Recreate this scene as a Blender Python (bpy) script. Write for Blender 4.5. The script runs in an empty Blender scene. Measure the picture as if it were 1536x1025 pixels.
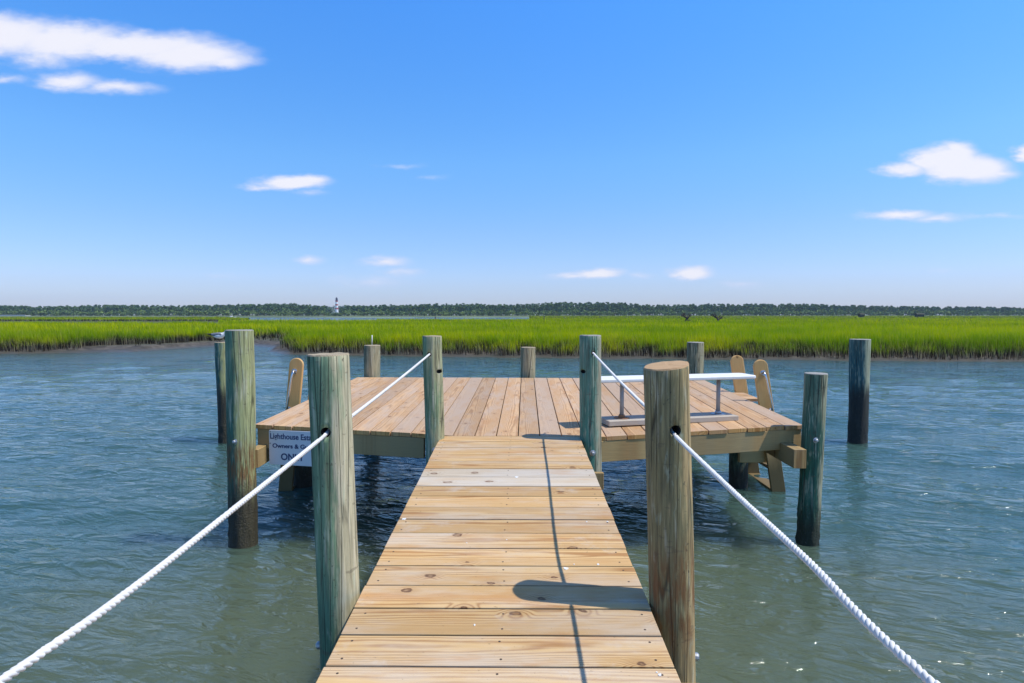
import bpy, math, random
import numpy as np
from mathutils import Vector, Matrix, noise as mn
random.seed(7); np.random.seed(7)
R = math.radians
scene = bpy.context.scene
col = scene.collection
V = Vector

# ------------------------------------------------------------------ camera
F = 900.0
CAMZ = 2.11
cam_d = bpy.data.cameras.new('camera'); cam = bpy.data.objects.new('camera', cam_d); col.objects.link(cam)
cam_d.sensor_width = 36; cam_d.lens = 36 * F / 1536; cam_d.clip_end = 6000; cam_d.clip_start = 0.05
PITCH = math.atan(40.5 / F); YAW = math.atan(8 / F)
cam.location = (0, 0, CAMZ)
cam.rotation_euler = (R(90) - PITCH, 0, YAW)
scene.camera = cam
CM = cam.rotation_euler.to_matrix()

def ray(px, py):
    return CM @ V(((px - 768) / F, -(py - 512.5) / F, -1))
def at(px, py, Y):
    d = ray(px, py); return V((0, 0, CAMZ)) + d * (Y / d.y)
def atz(px, py, z):
    d = ray(px, py); return V((0, 0, CAMZ)) + d * ((z - CAMZ) / d.z)

# ------------------------------------------------------------------ node helper
class NB:
    def __init__(s, tree): s.t = tree; s.n = tree.nodes; s.l = tree.links
    def new(s, typ, **kw):
        n = s.n.new(typ)
        for k, v in kw.items():
            if k.startswith('_'): continue
            setattr(n, k, v)
        return n
    def lk(s, a, b):
        if isinstance(a, bpy.types.NodeSocket): s.l.new(a, b)
        else:
            try: b.default_value = a
            except Exception:
                b.default_value = (a[0], a[1], a[2], 1)
    def m(s, op, a, b=0.0, c=0.0, clamp=False):
        n = s.new('ShaderNodeMath', operation=op); n.use_clamp = clamp
        s.lk(a, n.inputs[0]); s.lk(b, n.inputs[1]); s.lk(c, n.inputs[2]); return n.outputs[0]
    def vm(s, op, a, b=(0, 0, 0), out=0):
        n = s.new('ShaderNodeVectorMath', operation=op); s.lk(a, n.inputs[0]); s.lk(b, n.inputs[1]); return n.outputs[out]
    def mix(s, f, a, b, mode='MIX'):
        n = s.new('ShaderNodeMix', data_type='RGBA', blend_type=mode)
        s.lk(f, n.inputs[0])
        for v, i in ((a, 6), (b, 7)):
            if isinstance(v, bpy.types.NodeSocket): s.l.new(v, n.inputs[i])
            else: n.inputs[i].default_value = (v[0], v[1], v[2], 1)
        return n.outputs[2]
    def noise(s, vec, scale, detail=4, rough=.55, dist=0.0, out=0, dim='3D'):
        n = s.new('ShaderNodeTexNoise'); n.noise_dimensions = dim
        s.lk(vec, n.inputs['Vector']); n.inputs['Scale'].default_value = scale
        n.inputs['Detail'].default_value = detail; n.inputs['Roughness'].default_value = rough; n.inputs['Distortion'].default_value = dist
        return n.outputs[out]
    def sm(s, v, a, b, lo=0.0, hi=1.0):
        n = s.new('ShaderNodeMapRange', interpolation_type='SMOOTHSTEP')
        s.lk(v, n.inputs[0]); s.lk(a, n.inputs[1]); s.lk(b, n.inputs[2]); s.lk(lo, n.inputs[3]); s.lk(hi, n.inputs[4]); return n.outputs[0]
    def xyz(s, v):
        n = s.new('ShaderNodeSeparateXYZ'); s.lk(v, n.inputs[0]); return n.outputs
    def comb(s, x, y, z):
        n = s.new('ShaderNodeCombineXYZ'); s.lk(x, n.inputs[0]); s.lk(y, n.inputs[1]); s.lk(z, n.inputs[2]); return n.outputs[0]
    def bump(s, h, strength, dist, normal=None):
        n = s.new('ShaderNodeBump'); n.inputs['Strength'].default_value = strength; n.inputs['Distance'].default_value = dist
        s.lk(h, n.inputs['Height'])
        if normal: s.l.new(normal, n.inputs['Normal'])
        return n.outputs[0]

def mat(name):
    m = bpy.data.materials.new(name); m.use_nodes = True
    nb = NB(m.node_tree); b = m.node_tree.nodes['Principled BSDF']
    return m, nb, b

def plain(name, c, rough=.6, metal=0.0, vary=.12, scale=12, bump=.0, spec=.5):
    m, nb, b = mat(name)
    tc = nb.new('ShaderNodeTexCoord').outputs['Object']
    n = nb.noise(tc, scale, 5)
    f = nb.m('MULTIPLY_ADD', n, vary * 2, 1 - vary)
    nb.lk(nb.mix(1.0, c, nb.comb(f, f, f), 'MULTIPLY'), b.inputs['Base Color'])
    b.inputs['Roughness'].default_value = rough; b.inputs['Metallic'].default_value = metal
    b.inputs['Specular IOR Level'].default_value = spec
    if bump: nb.lk(nb.bump(n, .6, bump), b.inputs['Normal'])
    return m

def wood(name, light, dark, knotc=(.16, .07, .03), weather=(.42, .37, .33), wamt=.25, rough=.7, ringk=.55, var=.22, spec=.3, tide=None):
    """sawn board; attribute gc = (along, across, up) in metres, rnd = per board"""
    m, nb, b = mat(name)
    gc = nb.new('ShaderNodeAttribute', attribute_name='gc').outputs['Vector']
    rnd = nb.new('ShaderNodeAttribute', attribute_name='rnd').outputs['Fac']
    x, y, z = nb.xyz(gc)
    off = nb.m('MULTIPLY', rnd, 37.7)
    xo = nb.m('ADD', x, off)
    # knots
    kv = nb.comb(nb.m('MULTIPLY', xo, 3.3), nb.m('ADD', nb.m('MULTIPLY', y, 5.4), nb.m('MULTIPLY', rnd, 91.0)), 0.0)
    vo = nb.new('ShaderNodeTexVoronoi'); vo.voronoi_dimensions = '2D'; nb.lk(kv, vo.inputs['Vector']); vo.inputs['Scale'].default_value = 1.0
    kd0 = vo.outputs['Distance']
    sizer = nb.xyz(vo.outputs['Color'])[0]
    kr = nb.sm(sizer, .6, 1.0, .01, .085)
    kd = nb.m('ADD', kd0, nb.m('MULTIPLY', nb.m('SUBTRACT', nb.noise(kv, 7, 4), .5), .16))
    knot = nb.m('MULTIPLY', nb.m('SUBTRACT', nb.sm(nb.m('SUBTRACT', kd, kr), .0, .022, 1.0, 0.0), nb.sm(nb.m('SUBTRACT', kd, kr), -.05, -.01, .55, 0.0)), nb.m('GREATER_THAN', sizer, .7))
    halo = nb.m('MULTIPLY', nb.sm(kd0, .02, .3, 1.0, 0.0), nb.m('GREATER_THAN', sizer, .7))
    # rings
    low = nb.noise(nb.comb(nb.m('MULTIPLY', xo, .9), nb.m('MULTIPLY', y, 7.0), off), 1.0, 3, .5)
    pith = nb.m('MULTIPLY', nb.m('SUBTRACT', nb.m('FRACT', nb.m('MULTIPLY', rnd, 7.31)), .5), .16)
    dy = nb.m('SUBTRACT', y, nb.m('ADD', .09, pith))
    q = nb.m('ADD', nb.m('MULTIPLY', nb.m('MULTIPLY', dy, dy), 3200.0), nb.m('MULTIPLY', low, 26.0))
    q = nb.m('ADD', q, nb.m('MULTIPLY', x, 3.0))
    q = nb.m('ADD', q, nb.m('MULTIPLY', halo, 16.0))
    ring = nb.m('MULTIPLY_ADD', nb.m('SINE', q), .5, .5)
    ring = nb.m('POWER', ring, 2.2)
    fib = nb.noise(nb.comb(nb.m('MULTIPLY', xo, 6.0), nb.m('MULTIPLY', y, 230.0), nb.m('MULTIPLY', z, 200.0)), 1.0, 3, .6)
    stain = nb.noise(nb.comb(nb.m('MULTIPLY', xo, 1.3), nb.m('MULTIPLY', y, 5.0), off), 1.0, 5, .65)
    c = nb.mix(nb.m('MULTIPLY', ring, ringk), light, dark)
    c = nb.mix(nb.sm(stain, .38, .72, 0.0, wamt * 1.6), c, weather)
    st2 = nb.noise(nb.comb(nb.m('MULTIPLY', xo, 2.1), nb.m('MULTIPLY', y, 9.0), nb.m('ADD', off, 9.0)), 1.0, 4, .6)
    c = nb.mix(nb.sm(st2, .5, .72, 0.0, .55), c, nb.mix(.5, dark, (.62, .30, .10)))
    c = nb.mix(nb.m('MULTIPLY', halo, .3), c, dark)
    c = nb.mix(nb.m('MULTIPLY', knot, .85), c, knotc)
    spk = nb.noise(nb.comb(nb.m('MULTIPLY', xo, 42.0), nb.m('MULTIPLY', y, 60.0), off), 1.0, 3, .6)
    c = nb.mix(nb.sm(spk, .68, .74, 0.0, .5), c, (.14, .09, .05))
    scf = nb.noise(nb.comb(nb.m('MULTIPLY', xo, 4.0), nb.m('MULTIPLY', y, 5.0), nb.m('ADD', off, 31.0)), 1.0, 5, .7)
    c = nb.mix(nb.sm(scf, .56, .72, 0.0, .5), c, weather)
    # board to board
    bv = nb.m('MULTIPLY_ADD', nb.m('FRACT', nb.m('MULTIPLY', rnd, 13.7)), var, 1 - var * .6)
    fv = nb.m('MULTIPLY', bv, nb.m('MULTIPLY_ADD', fib, .5, .75))
    c = nb.mix(1.0, c, nb.comb(fv, fv, fv), 'MULTIPLY')
    # board-wise weathering
    wv = nb.m('GREATER_THAN', nb.m('FRACT', nb.m('MULTIPLY', rnd, 5.9)), .8)
    c = nb.mix(nb.m('MULTIPLY', wv, wamt), c, weather)
    if tide:
        zo = nb.xyz(nb.new('ShaderNodeTexCoord').outputs['Object'])[2]
        zo = nb.m('ADD', zo, nb.m('MULTIPLY', nb.m('SUBTRACT', stain, .5), .5))
        c = nb.mix(nb.sm(zo, tide - .2, tide + .25, .85, 0.0), c, (.085, .075, .035))
    nb.lk(c, b.inputs['Base Color'])
    b.inputs['Roughness'].default_value = rough; b.inputs['Specular IOR Level'].default_value = spec
    h = nb.m('ADD', nb.m('MULTIPLY', ring, .35), fib)
    h = nb.m('SUBTRACT', h, nb.m('MULTIPLY', knot, .6))
    nb.lk(nb.bump(h, .55, .0022), b.inputs['Normal'])
    return m

def post_mat(name, tan=(.26, .235, .145), green=(.10, .155, .10), gbias=0.0, tide=.4, tidec=(.035, .03, .022), teal=(.05, .12, .10), tealz=0.0, seed=0.0, rust=None, wash=.3):
    """round treated piling, object origin on its axis at the water line"""
    tan = [min(.6, c_ * 1.32) for c_ in tan]; green = [c_ * 1.3 for c_ in green]
    m, nb, b = mat(name)
    tc = nb.new('ShaderNodeTexCoord').outputs['Object']
    tc = nb.vm('ADD', tc, (0, 0, 0))
    x, y, z = nb.xyz(tc)
    o = nb.vm('ADD', tc, (seed * 3.1, seed * 1.7, seed * 5.3))
    fib = nb.noise(nb.vm('MULTIPLY', o, (95, 95, 3.2)), 1.0, 4, .7)
    fib2 = nb.noise(nb.vm('MULTIPLY', o, (28, 28, 2.6)), 1.0, 5, .6)
    patch = nb.noise(nb.vm('MULTIPLY', o, (7, 7, 1.3)), 1.0, 5, .6)
    mott = nb.noise(nb.vm('MULTIPLY', o, (34, 34, 7)), 1.0, 4, .6)
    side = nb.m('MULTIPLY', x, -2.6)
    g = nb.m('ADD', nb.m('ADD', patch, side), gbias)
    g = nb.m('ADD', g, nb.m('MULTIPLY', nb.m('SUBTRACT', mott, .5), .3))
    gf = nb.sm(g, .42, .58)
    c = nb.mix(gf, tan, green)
    tl = nb.m('MULTIPLY', nb.sm(z, tealz + .45, tealz - .3, 0.0, 1.0), nb.sm(g, .34, .58))
    if tealz: c = nb.mix(nb.m('MULTIPLY', tl, .85), c, teal)
    # streaks, pale scuffs
    c = nb.mix(nb.sm(fib2, .54, .68, 0.0, .6), c, (.50, .46, .33))
    c = nb.mix(nb.sm(fib2, .46, .32, 0.0, .55), c, (.13, .115, .07))
    c = nb.mix(nb.sm(mott, .56, .7, 0.0, .55), c, (.38, .42, .30))
    scr = nb.noise(nb.vm('MULTIPLY', o, (60, 60, 30)), 1.0, 3, .7)
    c = nb.mix(nb.m('MULTIPLY', nb.sm(scr, .62, .7), nb.sm(patch, .4, .6)), c, (.09, .08, .05))
    c = nb.mix(nb.sm(nb.noise(nb.vm('MULTIPLY', o, (9, 9, 26)), 1.0, 3, .6), .64, .70, 0.0, .45), c, (.12, .10, .065))
    fv = nb.m('MULTIPLY_ADD', fib, 2.4, -.12)
    c = nb.mix(1.0, c, nb.comb(fv, fv, fv), 'MULTIPLY')
    # drying checks: long thin vertical cracks
    ck = nb.new('ShaderNodeTexVoronoi'); ck.feature = 'DISTANCE_TO_EDGE'
    nb.lk(nb.vm('MULTIPLY', o, (20, 20, .42)), ck.inputs['Vector']); ck.inputs['Scale'].default_value = 1.0
    crack = nb.m('MULTIPLY', nb.sm(ck.outputs['Distance'], .0, .034, 1.0, 0.0), nb.sm(patch, .38, .52))
    c = nb.mix(nb.m('MULTIPLY', crack, .75), c, (.03, .024, .016))
    # knots in the pole
    kn = nb.new('ShaderNodeTexVoronoi'); nb.lk(nb.vm('MULTIPLY', o, (5, 5, 2.6)), kn.inputs['Vector']); kn.inputs['Scale'].default_value = 1.0
    kf = nb.m('MULTIPLY', nb.sm(kn.outputs['Distance'], .05, .10, 1.0, 0.0), nb.m('GREATER_THAN', nb.xyz(kn.outputs['Color'])[0], .7))
    c = nb.mix(nb.m('MULTIPLY', kf, .7), c, (.06, .04, .025))
    if rust:
        rf = nb.m('MULTIPLY', nb.sm(nb.m('ADD', patch, nb.m('MULTIPLY', nb.m('ABSOLUTE', nb.m('SUBTRACT', z, rust[0])), -1.0 / rust[1])), -.35, .35), nb.sm(mott, .35, .6))
        c = nb.mix(nb.m('MULTIPLY', rf, .85), c, (.21, .09, .03))
    # tide band
    tz = nb.m('ADD', z, nb.m('MULTIPLY', nb.m('SUBTRACT', fib2, .5), -.5))
    td = nb.sm(tz, tide - .08, tide + .22, 1.0, 0.0)
    barn = nb.noise(o, 55, 4, .7)
    tcx = nb.mix(nb.sm(barn, .58, .7, 0.0, .7), tidec, (.17, .15, .12))
    c = nb.mix(nb.m('MULTIPLY', td, .93), c, tcx)
    nb.lk(c, b.inputs['Base Color'])
    b.inputs['Specular IOR Level'].default_value = .3
    nb.lk(nb.m('MULTIPLY_ADD', td, -.25, .8), b.inputs['Roughness'])
    h = nb.m('ADD', nb.m('MULTIPLY', fib, .8), nb.m('MULTIPLY', fib2, 1.2))
    h = nb.m('SUBTRACT', h, nb.m('MULTIPLY', crack, 1.6))
    h = nb.m('ADD', h, nb.m('MULTIPLY', nb.m('MULTIPLY', barn, td), 6.0))
    nb.lk(nb.bump(h, .7, .006), b.inputs['Normal'])
    return m

def endgrain(name, c1, c2, scale=1.0):
    m, nb, b = mat(name)
    tc = nb.new('ShaderNodeTexCoord').outputs['Object']
    x, y, z = nb.xyz(tc)
    r = nb.vm('LENGTH', nb.comb(x, y, 0.0), out=1)
    n = nb.noise(tc, 14, 4)
    ring = nb.m('MULTIPLY_ADD', nb.m('SINE', nb.m('ADD', nb.m('MULTIPLY', r, 900.0), nb.m('MULTIPLY', n, 9.0))), .5, .5)
    c = nb.mix(nb.m('MULTIPLY', ring, .5), c1, c2)
    c = nb.mix(nb.sm(nb.noise(tc, 30, 4), .5, .7, 0.0, .5), c, c2)
    nb.lk(c, b.inputs['Base Color']); b.inputs['Roughness'].default_value = .85
    return m

# ------------------------------------------------------------------ mesh builder
class G:
    def __init__(s): s.v = []; s.f = []; s.mi = []; s.gc = []; s.rn = []; s.sm = []
    def add(s, vs, fs, mi=0, gc=None, rnd=0.0, smooth=False):
        o = len(s.v)
        s.v += [tuple(p) for p in vs]
        s.f += [tuple(i + o for i in f) for f in fs]
        s.mi += [mi] * len(fs); s.sm += [smooth] * len(fs)
        s.gc += [tuple(g) for g in (gc if gc else vs)]
        s.rn += [rnd] * len(vs)
    def prism(s, p0, w0, p1, w1, h, c=.004, mi=0, rnd=None, endmi=None):
        """board with top-left edge p0->p1, width vectors w0/w1, h = downward thickness vector; chamfered long edges"""
        rnd = random.random() if rnd is None else rnd
        p0, p1, w0, w1, h = V(p0), V(p1), V(w0), V(w1), V(h)
        L = (p1 - p0).length; vs = []; gc = []
        a = (p1 - p0).normalized(); T = h.length; hh = h / T
        steps = ((0, c), (min(c, L / 4), 0), (L - min(c, L / 4), 0), (L, c))
        for (t, ins) in steps:
            p = p0 + a * t; w = w0.lerp(w1, t / L); W = w.length; u = w / W
            i2 = ins * .6
            for (x, y) in ((i2, T - c - i2), (i2, c + i2), (c + i2, i2), (W - c - i2, i2), (W - i2, c + i2), (W - i2, T - c - i2), (W - c - i2, T - i2), (c + i2, T - i2)):
                vs.append(p + u * x + hh * y); gc.append((t, x, y))
        fs = []
        for k in range(3):
            for j in range(8):
                j2 = (j + 1) % 8
                fs.append((k * 8 + j, k * 8 + j2, k * 8 + 8 + j2, k * 8 + 8 + j))
        s.add(vs, fs, mi, gc, rnd)
        o = len(s.v)
        s.add([vs[i] for i in range(8)] + [vs[24 + i] for i in range(8)], [tuple(range(7, -1, -1)), tuple(range(8, 16))],
              mi if endmi is None else endmi, [(gc[i][2], gc[i][1], gc[i][1]) for i in list(range(8)) + list(range(24, 32))], rnd)
    def beam(s, a, b, w, h, c=.004, mi=0, up=V((0, 0, 1)), rnd=None, endmi=None):
        """beam with centre line a->b, width w (sideways) and height h"""
        a, b = V(a), V(b); d = (b - a).normalized(); side = d.cross(up).normalized(); u = side.cross(d).normalized()
        p0 = a - side * w / 2 + u * h / 2; p1 = b - side * w / 2 + u * h / 2
        s.prism(p0, side * w, p1, side * w, -u * h, c, mi, rnd, endmi)
    def tube(s, pts, r, n=10, mi=0, cap=True):
        pts = [V(p) for p in pts]; rs = r if isinstance(r, (list, tuple)) else [r] * len(pts)
        vs = []; prev = None; L = 0; gc = []
        for i, p in enumerate(pts):
            d = (pts[min(i + 1, len(pts) - 1)] - pts[max(i - 1, 0)]).normalized()
            if prev is None:
                ref = V((0, 0, 1)) if abs(d.z) < .9 else V((1, 0, 0)); a = d.cross(ref).normalized()
            else: a = (prev - d * prev.dot(d)).normalized()
            prev = a; b = d.cross(a)
            if i: L += (p - pts[i - 1]).length
            for k in range(n):
                t = 2 * math.pi * k / n
                vs.append(p + (a * math.cos(t) + b * math.sin(t)) * rs[i]); gc.append((L, k * .01, 0))
        fs = [(i * n + k, i * n + (k + 1) % n, (i + 1) * n + (k + 1) % n, (i + 1) * n + k) for i in range(len(pts) - 1) for k in range(n)]
        if cap: fs += [tuple(range(n - 1, -1, -1)), tuple(range((len(pts) - 1) * n, len(pts) * n))]
        s.add(vs, fs, mi, gc, random.random(), smooth=True)
    def slab(s, outline, o, ax, ay, az, t, mi=0, c=.006, rnd=None):
        """extruded outline (2D points, CCW about az) in plane (ax, ay); thickness t along az, small chamfer; gc along ay"""
        rnd = random.random() if rnd is None else rnd
        o, ax, ay, az = V(o), V(ax), V(ay), V(az); n = len(outline)
        cx = sum(p[0] for p in outline) / n; cy = sum(p[1] for p in outline) / n
        def off(k):
            a = V(outline[k - 1] + (0,)); b = V(outline[k] + (0,)); d = V(outline[(k + 1) % n] + (0,))
            e1 = (b - a).normalized(); e2 = (d - b).normalized(); nn = V((e1.y + e2.y, -e1.x - e2.x, 0))
            return nn.normalized() if nn.length else V((0, 0, 0))
        vs = []; gc = []
        for (dep, ins) in ((0, c), (c, 0), (t - c, 0), (t, c)):
            for k in range(n):
                q = V(outline[k] + (0,)) - off(k) * ins
                vs.append(o + ax * q.x + ay * q.y + az * dep); gc.append((q.y, q.x, dep))
        fs = [(r * n + k, r * n + (k + 1) % n, (r + 1) * n + (k + 1) % n, (r + 1) * n + k) for r in range(3) for k in range(n)]
        fs += [tuple(range(n - 1, -1, -1)), tuple(range(3 * n, 4 * n))]
        s.add(vs, fs, mi, gc, rnd)
    def disc(s, c, nrm, r, t, n=14, mi=0, dome=0.0):
        c, nrm = V(c), V(nrm).normalized(); ref = V((0, 0, 1)) if abs(nrm.z) < .9 else V((1, 0, 0))
        a = nrm.cross(ref).normalized(); b = nrm.cross(a); vs = []
        lv = [(0, 1), (t * .7, 1), (t, .85)] + ([(t + dome * .7, .5)] if dome else [])
        for (h, q) in lv:
            for k in range(n):
                th = 2 * math.pi * k / n; vs.append(c + nrm * h + (a * math.cos(th) + b * math.sin(th)) * r * q)
        fs = [(i * n + k, i * n + (k + 1) % n, (i + 1) * n + (k + 1) % n, (i + 1) * n + k) for i in range(len(lv) - 1) for k in range(n)]
        fs += [tuple(range((len(lv) - 1) * n, len(lv) * n)), tuple(range(n - 1, -1, -1))]
        s.add(vs, fs, mi)
    def build(s, name, mats, parent=None, origin=None, kind=None, label=None, cat=None, group=None):
        me = bpy.data.meshes.new(name)
        o = V(origin) if origin is not None else (parent['_w'] if False else V((0, 0, 0)))
        if parent is not None and origin is None: o = WORLD[parent.name]
        me.from_pydata([tuple(V(p) - o) for p in s.v], [], s.f)
        if not isinstance(mats, (list, tuple)): mats = [mats]
        for m in mats: me.materials.append(m)
        me.polygons.foreach_set('material_index', s.mi); me.polygons.foreach_set('use_smooth', s.sm)
        a = me.attributes.new('gc', 'FLOAT_VECTOR', 'POINT'); a.data.foreach_set('vector', np.array(s.gc, dtype=np.float32).ravel())
        a = me.attributes.new('rnd', 'FLOAT', 'POINT'); a.data.foreach_set('value', np.array(s.rn, dtype=np.float32))
        me.update()
        import bmesh
        bm = bmesh.new(); bm.from_mesh(me); bmesh.ops.recalc_face_normals(bm, faces=bm.faces); bm.to_mesh(me); bm.free()
        ob = bpy.data.objects.new(name, me); col.objects.link(ob)
        if parent is not None:
            ob.parent = parent; ob.location = o - WORLD[parent.name]
        else: ob.location = o
        WORLD[ob.name] = o.copy()
        tag(ob, label, cat, group, kind)
        return ob
WORLD = {}
def tag(o, label=None, cat=None, group=None, kind=None):
    if label: o['label'] = label
    if cat: o['category'] = cat
    if group: o['group'] = group
    if kind: o['kind'] = kind
def thing(name, loc, label, cat, group=None):
    o = bpy.data.objects.new(name, None); col.objects.link(o); o.location = loc; o.empty_display_size = .1
    WORLD[o.name] = V(loc); tag(o, label, cat, group); return o

# ------------------------------------------------------------------ sun and sky
SUN_EL, SUN_ROT = R(60.5), R(99.5)
sd = bpy.data.lights.new('sun', 'SUN'); sd.energy = 4.0; sd.angle = R(.53); sd.color = (1.0, .955, .88)
so = bpy.data.objects.new('sun', sd); col.objects.link(so); so.location = (0, 0, 30)
sv = V((math.sin(SUN_ROT) * math.cos(SUN_EL), math.cos(SUN_ROT) * math.cos(SUN_EL), math.sin(SUN_EL)))
so.rotation_euler = (-sv).to_track_quat('-Z', 'Y').to_euler()

world = bpy.data.worlds.new('World'); scene.world = world; world.use_nodes = True
nb = NB(world.node_tree); nb.n.clear()
sky = nb.new('ShaderNodeTexSky', sky_type='NISHITA'); sky.sun_disc = False
sky.sun_elevation = SUN_EL; sky.sun_rotation = SUN_ROT; sky.altitude = 0; sky.air_density = 1.0; sky.dust_density = .4; sky.ozone_density = 2.5
dirv = nb.new('ShaderNodeTexCoord').outputs['Generated']
dx, dyy, dz = nb.xyz(dirv)
hs = nb.new('ShaderNodeHueSaturation'); nb.lk(sky.outputs[0], hs.inputs['Color']); hs.inputs['Saturation'].default_value = 1.28; hs.inputs['Value'].default_value = 1.0
rp_ = nb.new('ShaderNodeValToRGB'); nb.lk(dz, rp_.inputs[0]); cr = rp_.color_ramp
stops = [(.0, (.60, .68, 1.15)), (.047, (.67, .71, 1.06)), (.134, (.83, .87, 1.06)), (.24, (.97, 1.11, 1.25)), (.45, (.94, 1.30, 1.62)), (.62, (.82, .98, 1.18)), (1.0, (.95, .86, .80))]
while len(cr.elements) < len(stops): cr.elements.new(.5)
for e_, (p_, c_) in zip(cr.elements, stops): e_.position = p_; e_.color = (c_[0] / 2, c_[1] / 2, c_[2] / 2, 1)
SKYC = nb.vm('SCALE', nb.mix(1.0, hs.outputs[0], rp_.outputs[0], 'MULTIPLY')); SKYC.node.inputs[3].default_value = 2.0
# clouds: soft wind-drawn puffs placed by compass direction and height above the horizon
yy = nb.m('MAXIMUM', dyy, .02)
u = nb.m('DIVIDE', dx, yy); v = nb.m('DIVIDE', dz, yy)
P = nb.comb(u, v, 0.0)
w1 = nb.new('ShaderNodeTexNoise'); nb.lk(nb.vm('MULTIPLY', P, (7, 20, 1)), w1.inputs['Vector']); w1.inputs['Scale'].default_value = 1.0; w1.inputs['Detail'].default_value = 5
wv = nb.vm('SUBTRACT', w1.outputs['Color'], (.5, .5, .5))
Pw = nb.vm('ADD', P, nb.vm('MULTIPLY', wv, (.045, .018, 0)))
w2 = nb.new('ShaderNodeTexNoise'); nb.lk(nb.vm('MULTIPLY', P, (28, 70, 1)), w2.inputs['Vector']); w2.inputs['Scale'].default_value = 1.0; w2.inputs['Detail'].default_value = 6; w2.inputs['Roughness'].default_value = .6
Pw = nb.vm('ADD', Pw, nb.vm('MULTIPLY', nb.vm('SUBTRACT', w2.outputs['Color'], (.5, .5, .5)), (.026, .012, 0)))
CL = [  # centre x, y and half sizes (photo pixels of a 900 px focal length), density
    (20, 60, 120, 34, 1.0), (100, 68, 130, 32, .95), (210, 76, 150, 24, 1.0), (290, 88, 110, 24, 1.0), (345, 97, 60, 13, .7), (70, 90, 70, 22, .55), (10, 50, 60, 30, .8),
    (235, 92, 60, 20, .45),
    (110, 127, 60, 15, .75), (180, 136, 75, 11, .6), (10, 124, 50, 8, .4),
    (1415, 250, 58, 31, 1.25), (1385, 246, 45, 20, 1.05), (1450, 258, 66, 24, 1.2), (1345, 258, 46, 11, .8), (1428, 236, 36, 20, 1.05), (1490, 264, 36, 9, .6), (1535, 234, 30, 16, 1.0),
    (1340, 325, 66, 9, .7), (1395, 331, 50, 8, .5), (1480, 327, 70, 5, .28), (1400, 405, 30, 5, .2),
    (440, 275, 66, 12, 1.0), (465, 272, 40, 10, .9), (395, 281, 42, 6, .5), (468, 291, 36, 5, .25), (605, 251, 34, 4, .22), (648, 267, 22, 4, .2),
    (468, 391, 30, 9, .5), (578, 394, 44, 11, .55), (600, 410, 36, 9, .4), (560, 424, 66, 10, .3), (335, 413, 40, 6, .2),
    (895, 411, 44, 9, .8), (860, 414, 44, 7, .5), (955, 415, 30, 6, .3), (1038, 410, 42, 12, 1.0), (1110, 428, 36, 6, .3)]
cov = None; shade = None
for (cx, cy, a, b_, den) in CL:
    uu = (cx - 776) / F; vv = (472 - cy) / F
    q = nb.vm('MULTIPLY', nb.vm('SUBTRACT', Pw, (uu, vv, 0)), (F / a / 1.08, F / b_ / 1.15, 0))
    ln = nb.vm('LENGTH', q, out=1)
    e = nb.m('MULTIPLY', nb.m('SUBTRACT', 1.0, ln), den)
    cov = e if cov is None else nb.m('SMOOTH_MAX', cov, e, .08)
det = nb.m('SUBTRACT', w2.outputs[0], .5)
cv = nb.m('ADD', cov, nb.m('MULTIPLY', det, .5))
alpha = nb.m('MULTIPLY', nb.sm(cv, -.05, .6, 0.0, .94), nb.m('GREATER_THAN', dyy, .05))
cc = nb.mix(nb.sm(cv, .1, .75), (4.3, 4.7, 6.1), (5.75, 5.7, 6.15))
wcol = nb.mix(alpha, SKYC, cc)
bg = nb.new('ShaderNodeBackground'); nb.lk(wcol, bg.inputs[0]); bg.inputs[1].default_value = .15
wo = nb.new('ShaderNodeOutputWorld'); nb.l.new(bg.outputs[0], wo.inputs[0])

scene.view_settings.view_transform = 'Standard'; scene.view_settings.look = 'None'
scene.view_settings.exposure = .12; scene.view_settings.gamma = 1
scene.render.engine = 'CYCLES'
scene.cycles.max_bounces = 8; scene.cycles.transparent_max_bounces = 16

# ------------------------------------------------------------------ materials
M_walk = wood('walkway_pine', (.61, .40, .175), (.34, .16, .05), knotc=(.11, .05, .025), weather=(.58, .49, .38), wamt=.42, var=.24, ringk=.85)
M_walk_grey = wood('weathered_pine', (.58, .48, .35), (.42, .32, .2), weather=(.56, .51, .44), wamt=.45)
M_deck = wood('platform_pine', (.58, .365, .185), (.32, .165, .07), weather=(.49, .37, .27), wamt=.5, var=.28, ringk=.75)
M_beam = wood('treated_beam', (.48, .33, .14), (.25, .145, .05), weather=(.33, .25, .13), wamt=.5, var=.2)
M_end = wood('cut_end', (.66, .36, .12), (.40, .17, .04), wamt=.1, ringk=.9)
M_ladder = wood('ladder_board', (.74, .44, .16), (.55, .29, .09), weather=(.62, .42, .2), wamt=.25, var=.15, tide=.45)
M_base = wood('bench_base', (.50, .40, .28), (.38, .28, .18), weather=(.48, .44, .38), wamt=.5)
M_dark = plain('hole_dark', (.012, .01, .008), .9)
M_nail = plain('nail_head', (.10, .07, .05), .6, .5)
M_splat = plain('dried_splat', (.72, .72, .69), .8)
M_zinc = plain('galvanised_steel', (.45, .46, .47), .45, .8, .2, 60)
M_steel = plain('stainless_tube', (.62, .62, .62), .25, 1.0, .05)
M_white = plain('white_paint', (.76, .75, .72), .6, 0, .16, 14)
M_pipe = plain('grey_pipe', (.36, .35, .34), .55, .25, .2, 30)
M_rope = plain('white_rope', (.70, .69, .66), .85, 0, .22, 45, .0008)
M_rust = plain('rusty_flange', (.36, .17, .08), .8, .2, .4, 40)

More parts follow.
